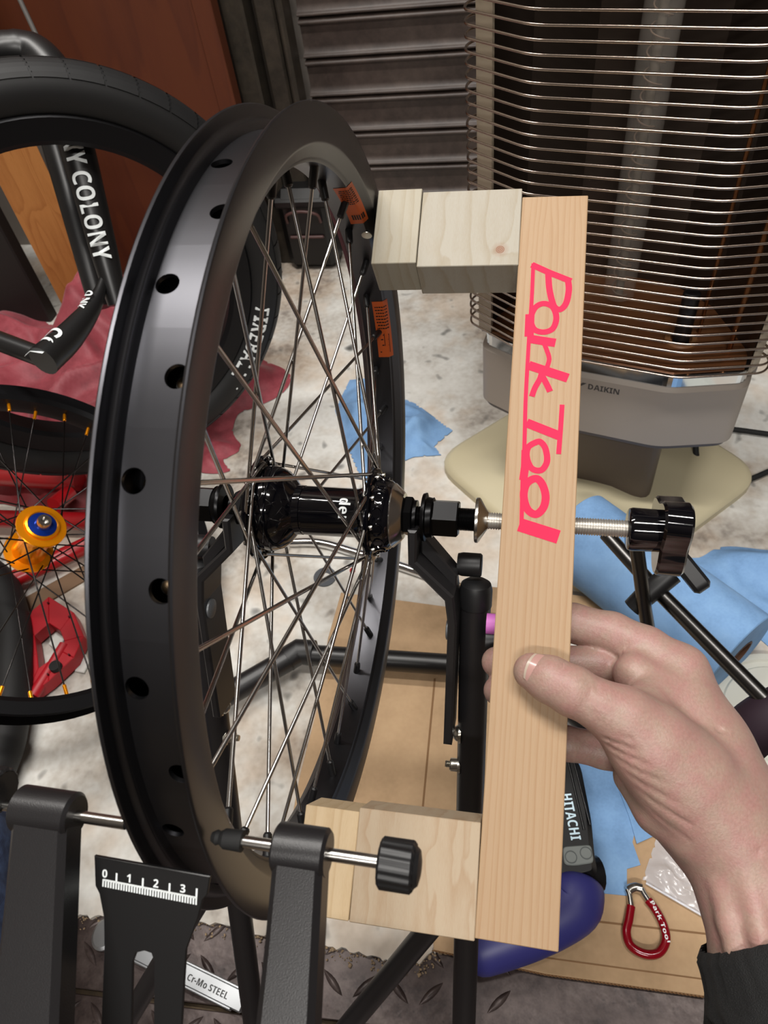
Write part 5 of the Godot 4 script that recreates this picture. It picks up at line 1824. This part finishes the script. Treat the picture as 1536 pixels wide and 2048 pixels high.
	slab(sb, [Vector2(-0.57063, -0.19079), Vector2(-0.48515, -0.27485), Vector2(-0.46590, -0.25690), Vector2(-0.54838, -0.17001)], 0.0, 0.003)
	lone("wood_strip", sb, mat("strip_brown", Color(0.45, 0.35, 0.26), 0.7), "brown wooden strip lying on the floor above the red pedal", "strip")
	var sc := begin()
	slab(sc, [Vector2(-0.44717, -0.11584), Vector2(-0.43631, -0.12656), Vector2(-0.42154, -0.11348), Vector2(-0.42236, -0.09691), Vector2(-0.43551, -0.09760)], 0.0, 0.004, 0.001)
	lone("plastic_scrap", sc, mat("scrap_clear", Color(0.8, 0.8, 0.78), 0.2), "small pale plastic scrap beside the red pedal", "scrap")
	# a loose black tyre on the floor at the left edge
	var ty := begin()
	var arc := smooth_path([Vector3(-0.73975, 0.02600, -0.23199), Vector3(-0.61088, 0.03000, -0.21398), Vector3(-0.54066, 0.03000, -0.14735), Vector3(-0.50320, 0.03000, -0.08486), Vector3(-0.47560, 0.03000, -0.02739), Vector3(-0.45828, 0.03000, 0.03194), Vector3(-0.46677, 0.03000, 0.09985), Vector3(-0.55196, 0.03000, 0.14252)], 8)
	tube(ty, arc, 0.0235, 18)
	lone("tyre", ty, mat("tyre_rubber", Color(0.062, 0.062, 0.066), 0.62), "loose black tyre lying on the floor at the left edge", "tyre")
# ---------------------------------------------------------------- floor between the stand and the heater, and the right side
func clutter_middle() -> void:
	var card: StandardMaterial3D = mats["card"]
	var a := begin()
	slab(a, [Vector2(-0.11492, -0.24853), Vector2(0.03412, -0.23936), Vector2(0.11956, -0.23721), Vector2(0.12701, 0.03616), Vector2(0.04104, 0.04791), Vector2(-0.10882, 0.04281), Vector2(-0.11132, -0.00127), Vector2(-0.10994, -0.09664), Vector2(-0.11751, -0.17888)], 0.0002, 0.004, 0.0005)
	var ca := lone("cardboard", a, card, "flattened cardboard sheet under the wheel with a seam down its middle", "cardboard")
	var sm := begin()
	for q in [[Vector2(0.02258, -0.13769), Vector2(0.02497, -0.13795), Vector2(0.03062, 0.02423), Vector2(0.02852, 0.02451)], [Vector2(0.06512, -0.05630), Vector2(0.06678, -0.05650), Vector2(0.06919, 0.01909), Vector2(0.06712, 0.01936)]]:
		slab(sm, q, 0.0038, 0.0043, 0.0)
	part("fold_line", sm, mat("card_fold", Color(0.50, 0.37, 0.24), 0.8), ca)
	var b := begin()
	slab(b, [Vector2(0.03899, 0.02311), Vector2(0.10531, 0.01428), Vector2(0.20280, -0.09038), Vector2(0.33645, -0.05718), Vector2(0.31753, 0.08098), Vector2(0.29878, 0.14093), Vector2(0.15958, 0.14511), Vector2(0.05659, 0.14132)], 0.0003, 0.0085, 0.0006)
	var cb := lone("cardboard", b, card, "cardboard flap under the red spoke key, its cut edge showing flutes", "cardboard")
	var fl := begin()
	var e0: Vector2 = Vector2(0.05659, 0.14132)
	var e1: Vector2 = Vector2(0.15958, 0.14511)
	var e2: Vector2 = Vector2(0.29878, 0.14093)
	for k in 150:
		var u := k / 150.0
		var q := e0.lerp(e1, u * 2.35) if u < 0.425 else e1.lerp(e2, (u - 0.425) / 0.575)
		cbox(fl, Vector3(0.0012, 0.006, 0.0012), 0.0003, Transform3D(Basis(Vector3.FORWARD, 0.5 if k % 2 == 0 else -0.5), Vector3(q.x, 0.0045, q.y + 0.0004)))
	var flutes := part("flutes", fl, mat("card_fold", Color(0.50, 0.37, 0.24), 0.8), cb)
	flutes.set_meta("kind", "stuff")
	var cr := begin()
	for q in [[Vector2(0.17710, 0.09651), Vector2(0.31202, 0.09086), Vector2(0.31183, 0.09252), Vector2(0.17711, 0.09822)], [Vector2(0.11798, 0.13334), Vector2(0.30272, 0.12785), Vector2(0.30259, 0.12902), Vector2(0.11806, 0.13455)]]:
		slab(cr, q, 0.0083, 0.0088, 0.0)
	part("fold_line", cr, mat("card_fold", Color(0.50, 0.37, 0.24), 0.8), cb)
	var c := thing("cardboard_box", "low cardboard box lid behind the stand with a small printed letter", "cardboard", Vector3.ZERO)
	var c0 := begin()
	slab(c0, [Vector2(0.04051, -0.26508), Vector2(0.27367, -0.25835), Vector2(0.27116, -0.21873), Vector2(0.21423, -0.22478), Vector2(0.04453, -0.22461)], 0.0005, 0.022, 0.001)
	part("lid", c0, card, c)
	var lm := begin()
	var mo: Vector3 = Vector3(0.07573, 0.02200, -0.25467)
	letters(lm, "M", 0.010, func(p: Vector3) -> Vector3:
		return mo + Vector3(-p.x, 0.0003 + p.z, p.y))
	part("print", lm, mat("card_print", Color(0.30, 0.24, 0.18), 0.7), c)
	# crumpled blue paper towel behind the rim
	var blue: StandardMaterial3D = mats["blue_paper"]
	var t1 := begin()
	sheet(t1, [Vector2(-0.20066, -0.60703), Vector2(-0.19063, -0.68441), Vector2(-0.15482, -0.69089), Vector2(-0.10449, -0.64840), Vector2(-0.06621, -0.62742), Vector2(-0.00004, -0.56764), Vector2(-0.02486, -0.53165), Vector2(-0.01183, -0.51282), Vector2(-0.05407, -0.50610), Vector2(-0.09309, -0.47829), Vector2(-0.11062, -0.43813), Vector2(-0.13263, -0.46538), Vector2(-0.16583, -0.52850)], 0.0045, folds(321, 0.07, 0.026, 0.008, 0.03), 0.0006)
	lone("paper_towel", t1, blue, "crumpled blue paper towel on the floor behind the right rim edge", "paper towel")
	# long chrome ring spanner under the hub
	var sp := thing("spanner", "long chrome ring spanner lying on the floor behind the hub", "spanner", Vector3.ZERO)
	var chrome: StandardMaterial3D = mats["chrome"]
	var s0 := begin()
	var A: Vector3 = Vector3(-0.20832, 0.00600, -0.32317)
	var Bp: Vector3 = Vector3(0.07081, 0.00600, -0.26034)
	tube(s0, smooth_path([A, Vector3(-0.16127, 0.00600, -0.32612), Vector3(-0.10086, 0.00600, -0.31188), Vector3(-0.04258, 0.00600, -0.29655), Vector3(0.01370, 0.00600, -0.27867), Bp], 5), 0.0062, 14)
	part("shank", s0, chrome, sp)
	var s1 := begin()
	lathe(s1, [Vector2(-0.004, 0.009), Vector2(-0.005, 0.011), Vector2(-0.005, 0.0175), Vector2(0.005, 0.0175), Vector2(0.005, 0.011), Vector2(-0.004, 0.009)], A + Vector3(-0.012, 0.0, 0.0), Vector3.UP, 28)
	part("ring_end", s1, chrome, sp)
	var ws := begin()
	lathe(ws, [Vector2(0.0, 0.0075), Vector2(0.0, 0.0155), Vector2(0.0022, 0.0155), Vector2(0.0022, 0.0075), Vector2(0.0, 0.0075)], Vector3(-0.14313, -0.00000, -0.27281), Vector3.UP, 28)
	lone("washer", ws, mat("washer_grey", Color(0.35, 0.36, 0.38), 0.4, 0.6), "flat grey washer on the concrete seen between the spokes", "washer")
	var rd := begin()
	lathe(rd, [Vector2(0.0, 0.0), Vector2(0.0, 0.0040), Vector2(0.003, 0.0036), Vector2(0.0035, 0.0)], Vector3(-0.10741, 0.00000, -0.28683), Vector3.UP, 14)
	lone("plastic_button", rd, mat("cap_red", Color(0.65, 0.04, 0.08), 0.4), "tiny red plastic button on the concrete near the washer", "button")
	# chrome vanadium style spanner on the checker plate
	var k := thing("spanner", "chrome combination spanner with embossed lettering on the checker plate", "spanner", Vector3(0, -0.003, 0))
	var satin := mat("satin_chrome", Color(0.66, 0.67, 0.68), 0.34, 0.9)
	var w0: Vector3 = Vector3(-0.27234, 0.00500, 0.17576)
	var w1: Vector3 = Vector3(-0.10594, 0.00500, 0.21097)
	var d := (w1 - w0).normalized()
	var n := d.cross(Vector3.UP).normalized()
	var XF := Transform3D(Basis(d, Vector3.UP, d.cross(Vector3.UP)), w0)
	var L := (w1 - w0).length()
	var k0 := begin()
	prism(k0, [Vector2(0.02, -0.0026), Vector2(L - 0.008, -0.0026), Vector2(L - 0.006, 0.0), Vector2(L - 0.008, 0.0026), Vector2(0.02, 0.0026)], -0.0085, 0.0085, XF, 0.0012)
	for s: float in [-1.0, 1.0]:
		cbox(k0, Vector3(L - 0.04, 0.0066, 0.003), 0.0009, XF * Transform3D(Basis(), Vector3(L / 2.0 + 0.004, 0.0006, s * 0.0088)))
	part("shank", k0, satin, k)
	var k1 := begin()
	lathe(k1, [Vector2(-0.0035, 0.0), Vector2(-0.0035, 0.012), Vector2(-0.0015, 0.0148), Vector2(0.0025, 0.0148), Vector2(0.0045, 0.012), Vector2(0.0048, 0.0)], w0 + d * 0.002, Vector3.UP, 24, Vector2(1.0, 0.85))
	part("head", k1, satin, k)
	var k2 := begin()
	letters(k2, "Cr-Mo STEEL", 0.0056, func(p: Vector3) -> Vector3:
		return XF * Vector3(L * 0.60 + p.x, 0.0027 + p.z, -p.y + 0.001), true)
	part("embossed_lettering", k2, mat("emboss_dark", Color(0.2, 0.2, 0.2), 0.5), k)

func clutter_right() -> void:
	var blue: StandardMaterial3D = mats["blue_paper"]
	# roll of blue paper
	var ra: Vector3 = Vector3(0.18197, 0.05600, -0.33476)
	var rb: Vector3 = Vector3(0.35445, 0.05600, -0.17425)
	var d := (rb - ra).normalized()
	var r := 0.0545
	var roll := thing("paper_roll", "roll of blue paper towel lying on the floor below the heater foot", "paper roll", Vector3.ZERO)
	var st := begin()
	var L := (rb - ra).length()
	lathe(st, [Vector2(0.0, 0.021), Vector2(0.0, r - 0.001), Vector2(0.001, r), Vector2(L - 0.001, r), Vector2(L, r - 0.001), Vector2(L, 0.021), Vector2(L - 0.05, 0.021)], ra, d, 48)
	part("paper", st, blue, roll)
	var core := begin()
	lathe(core, [Vector2(L + 0.0005, 0.021), Vector2(L + 0.0005, 0.0185), Vector2(L - 0.09, 0.0185), Vector2(L - 0.09, 0.0)], ra, d, 28)
	part("cardboard_core", core, mat("core_brown", Color(0.36, 0.24, 0.17), 0.8), roll)
	var s1 := begin()
	sheet(s1, smooth_path([Vector2(0.30698, -0.34869), Vector2(0.33988, -0.34496), Vector2(0.37240, -0.36707), Vector2(0.42343, -0.36633), Vector2(0.52623, -0.35278), Vector2(0.50004, -0.19235), Vector2(0.43950, -0.19196), Vector2(0.39914, -0.23169), Vector2(0.35084, -0.28455)], 3, true), 0.007, folds(331, 0.2, 0.022, 0.024, 0.035), 0.0008)
	lone("paper_towel", s1, blue, "loose billowing blue paper sheet beside the blue roll at the right edge", "paper towel")
	for q in [[[Vector2(0.17057, -0.06924), Vector2(0.24474, -0.05625), Vector2(0.25504, -0.03106), Vector2(0.24106, 0.02056), Vector2(0.24764, 0.04073), Vector2(0.23465, 0.04622), Vector2(0.23362, 0.07012), Vector2(0.20522, 0.07155), Vector2(0.17211, 0.06733)], 0.0, "blue paper sheet under the cordless tool with a stepped torn edge"], [[Vector2(0.22528, -0.04302), Vector2(0.27719, -0.02878), Vector2(0.28237, -0.00195), Vector2(0.26566, 0.01001), Vector2(0.24483, 0.02195), Vector2(0.23878, -0.00351)], 0.0016, "blue paper sheet with a pointed corner under the palm"]]:
		var s := begin()
		slab(s, q[0], 0.0086 + q[1], 0.0096 + q[1])
		lone("paper_towel", s, blue, q[2], "paper towel")
	# magnetic stand: two steel rods in a black swivel clamp
	var ms := thing("indicator_stand", "black rods and swivel clamp of an indicator stand behind the hand", "stand", Vector3.ZERO)
	var rodm := mat("rod_steel", Color(0.34, 0.335, 0.33), 0.3, 1.0)
	var p0: Vector3 = Vector3(0.19613, 0.22291, -0.19836)
	var p1: Vector3 = Vector3(0.23450, 0.21767, -0.14767)
	var p2: Vector3 = Vector3(0.31816, 0.22537, -0.03040)
	var r0 := begin()
	tube(r0, [p0, p1, p2], 0.0069, 20)
	part("long_rod", r0, rodm, ms)
	var r1 := begin()
	tube(r1, [Vector3(0.21188, 0.28430, -0.14153), Vector3(0.21970, 0.25321, -0.13025), Vector3(0.22785, 0.21863, -0.11965), Vector3(0.23956, 0.17609, -0.10689), Vector3(0.27039, 0.06733, -0.09651)], 0.0063, 18)
	part("upright_rod", r1, rodm, ms)
	var c0 := begin()
	tube(c0, [Vector3(0.21872, 0.20900, -0.12443), Vector3(0.22892, 0.21915, -0.13179), Vector3(0.25122, 0.23419, -0.14873)], [0.0088, 0.0098, 0.0102], 20)
	part("swivel_clamp", c0, mats["plastic_black"], ms)
	var w0 := begin()
	var wc: Vector3 = Vector3(0.25003, 0.24934, -0.14272)
	var wa := (Vector3(0.24904, 0.24389, -0.14382) - Vector3(0.22689, 0.23133, -0.12993)).normalized()
	var wx := Vector3(0.26800, 0.24003, -0.12890) - Vector3(0.24357, 0.25697, -0.15800)
	wx = (wx - wa * wx.dot(wa)).normalized()
	prism(w0, rounded([Vector2(-0.026, -0.004), Vector2(0.0, -0.0095), Vector2(0.027, -0.008), Vector2(0.030, 0.002), Vector2(0.026, 0.0085), Vector2(0.0, 0.0095), Vector2(-0.026, 0.006)], 0.005), 0.0, 0.016, Transform3D(Basis(wx, wa.cross(wx), wa), wc), 0.003, true)
	part("wing_knob", w0, mats["plastic_black"], ms)
	var hb := begin()
	tube(hb, smooth_path([Vector3(0.29994, 0.17891, -0.01665), Vector3(0.31635, 0.20963, -0.02680), Vector3(0.34692, 0.22596, -0.03981)], 5), 0.021, 18)
	part("purple_grip", hb, mat("purple_foam", Color(0.13, 0.05, 0.11), 0.7), ms, "dark purple grip holding the rod")
	# white container lid
	var lc: Vector3 = Vector3(0.40111, 0.01200, -0.13287)
	var ld := thing("container_lid", "round white plastic lid with a raised rim at the right edge", "lid", lc)
	var l0 := begin()
	lathe(l0, [Vector2(-0.010, 0.0), Vector2(-0.010, 0.072), Vector2(-0.002, 0.074), Vector2(0.001, 0.073), Vector2(0.001, 0.066), Vector2(-0.002, 0.064), Vector2(-0.002, 0.058), Vector2(0.0005, 0.056), Vector2(0.001, 0.0)], Vector3.ZERO, Vector3.UP, 56)
	part("lid", l0, mat("lid_white", Color(0.80, 0.80, 0.76), 0.4), ld)
	cordless_tool()
	spoke_key()
	# zip bag
	var bag := begin()
	var nz := noise(361, 60.0, 4)
	sheet(bag, [Vector2(0.26733, 0.00520), Vector2(0.31291, 0.02618), Vector2(0.34701, 0.04020), Vector2(0.33969, 0.09155), Vector2(0.30839, 0.08236), Vector2(0.24825, 0.05506)], 0.0035, func(x: float, z: float, e: float) -> float:
		return 0.0098 + smoothstep(0.0, 0.012, e) * (0.004 + 0.016 * absf(nz.get_noise_2d(x, z))))
	var film := mat("clear_film", Color(0.92, 0.94, 0.98, 0.42), 0.2)
	film.transparency = BaseMaterial3D.TRANSPARENCY_ALPHA
	var zb := lone("zip_bag", bag, film, "clear crinkled plastic zip bag on the cardboard beside the forearm", "plastic bag")
	var zs := begin()
	tube(zs, [Vector3(0.25123, 0.01250, 0.05723), Vector3(0.30771, 0.01250, 0.08148), Vector3(0.33473, 0.01250, 0.09049)], 0.0012, 8)
	part("zip_strip", zs, film, zb)

func cordless_tool() -> void:
	var t := thing("cordless_tool", "black and blue cordless power tool lying behind the lower end of the gauge", "power tool", Vector3.ZERO)
	var black := mat("tool_black", Color(0.045, 0.045, 0.055), 0.32)
	var s0 := begin()
	slab(s0, rounded([Vector2(0.12611, -0.05323), Vector2(0.17064, -0.05861), Vector2(0.18751, -0.03438), Vector2(0.19739, 0.01912), Vector2(0.19960, 0.05048), Vector2(0.20283, 0.06730), Vector2(0.18149, 0.07540), Vector2(0.14564, 0.07621)], 0.008), 0.0095, 0.0555, 0.005, true)
	part("battery", s0, black, t)
	var rb := begin()
	for q in [[Vector3(0.17467, 0.05600, -0.03652), Vector3(0.18977, 0.05600, 0.02968)], [Vector3(0.17961, 0.05580, -0.03981), Vector3(0.19538, 0.05580, 0.02427)]]:
		tube(rb, [q[0], q[1]], 0.0012, 8)
	part("battery_rib", rb, black, t)
	var tx := begin()
	var a: Vector3 = Vector3(0.17293, 0.05580, -0.00219)
	var b: Vector3 = Vector3(0.18328, 0.05580, 0.04407)
	var dx := (b - a).normalized()
	var up := Vector3.UP.cross(dx).normalized()
	letters(tx, "HITACHI", 0.0094, func(p: Vector3) -> Vector3:
		return a + dx * (p.x * 0.84) + up * p.y + Vector3(0, p.z, 0))
	part("lettering", tx, mat("tool_print", Color(0.80, 0.90, 0.95), 0.4), t, "bright white lettering")
	var bt := begin()
	slab(bt, rounded([Vector2(0.17010, 0.04745), Vector2(0.19613, 0.04209), Vector2(0.19858, 0.05760), Vector2(0.18150, 0.06258), Vector2(0.17160, 0.06309)], 0.004), 0.050, 0.0568, 0.0008, true)
	var btn := part("button_plate", bt, mat("button_grey", Color(0.45, 0.47, 0.46), 0.5), t, "grey button plate")
	var rg := begin()
	for q in [Vector3(0.17774, 0.05680, 0.05573), Vector3(0.19131, 0.05680, 0.05034)]:
		lathe(rg, [Vector2(-0.001, 0.0058), Vector2(0.0005, 0.0056), Vector2(0.0005, 0.0048), Vector2(-0.001, 0.0046)], q, Vector3.UP, 20)
	part("button_ring", rg, mat("button_ring", Color(0.30, 0.32, 0.32), 0.5), btn)
	var hd := begin()
	tube(hd, smooth_path([Vector3(0.18410, 0.03600, 0.07183), Vector3(0.18299, 0.03800, 0.08312), Vector3(0.17772, 0.03700, 0.09289), Vector3(0.15224, 0.03400, 0.10961), Vector3(0.11727, 0.03100, 0.12841), Vector3(0.08897, 0.02900, 0.14229)], 5), [0.021, 0.0235, 0.025, 0.0258, 0.0262, 0.0264, 0.0266, 0.0268, 0.027, 0.027, 0.027, 0.027, 0.027, 0.027, 0.027, 0.0268, 0.0266, 0.0264, 0.026, 0.0255, 0.025, 0.0245, 0.024, 0.0235, 0.022, 0.018], 28)
	part("handle", hd, mat("tool_blue", Color(0.20, 0.20, 0.46), 0.45), t, "dark violet-blue handle")
	var gp := begin()
	tube(gp, [Vector3(0.17282, 0.04000, 0.06874), Vector3(0.20490, 0.03000, 0.06004)], 0.016, 16)
	part("collar", gp, black, t)

func spoke_key() -> void:
	var t := thing("spoke_key", "red dipped loop shaped spoke key with white lettering on the cardboard", "spoke key", Vector3.ZERO)
	var h := 0.0135
	var loop := smooth_path([Vector3(0.23629, 0.01350, 0.07952), Vector3(0.23396, 0.01350, 0.09081), Vector3(0.23122, 0.01350, 0.10236), Vector3(0.23469, 0.01350, 0.11276), Vector3(0.24659, 0.01350, 0.11733), Vector3(0.25884, 0.01350, 0.11431), Vector3(0.26569, 0.01350, 0.10333), Vector3(0.26403, 0.01350, 0.09055), Vector3(0.25779, 0.01350, 0.07895), Vector3(0.25197, 0.01350, 0.07213)], 6)
	var st := begin()
	tube(st, loop, 0.0040, 18)
	part("grip", st, mat("key_red", Color(0.50, 0.02, 0.085), 0.15), t)
	var s2 := begin()
	for q in [[Vector3(0.23629, 0.01350, 0.07952), Vector3(0.23537, 0.01350, 0.07021), Vector3(0.23376, 0.01350, 0.06565)], [Vector3(0.25237, 0.01350, 0.07293), Vector3(0.24865, 0.01350, 0.06744), Vector3(0.24665, 0.01350, 0.06294)]]:
		tube(s2, q, 0.0027, 12)
	var a: Vector3 = Vector3(0.23416, 0.01350, 0.06691)
	var b: Vector3 = Vector3(0.24662, 0.01350, 0.06338)
	var arc := []
	for i in 9:
		var u := i / 8.0
		arc.append(a.lerp(b, u) + Vector3(0, 0, -1) * sin(PI * u) * 0.0022)
	tube(s2, arc, 0.0047, 16)
	part("jaw", s2, mats["steel"], t, "bright steel jaws")
	var tx := begin()
	var pa: Vector3 = Vector3(0.25437, 0.01750, 0.07350)
	var pb: Vector3 = Vector3(0.26560, 0.01750, 0.10082)
	var mid: Vector3 = Vector3(0.26189, 0.01770, 0.08589)
	letters(tx, "Park Tool", 0.0040, func(p: Vector3) -> Vector3:
		var u := clampf(p.x / 0.0205, 0.0, 1.2)
		var q := pa.lerp(mid, u).lerp(mid.lerp(pb, u), u)
		var dd := (mid.lerp(pb, u) - pa.lerp(mid, u)).normalized()
		var up := Vector3.UP.cross(dd).normalized()
		return q + up * p.y * 0.9 + Vector3(0, p.z - absf(p.y) * 0.12, 0))
	part("lettering", tx, mats["white_print"], t)
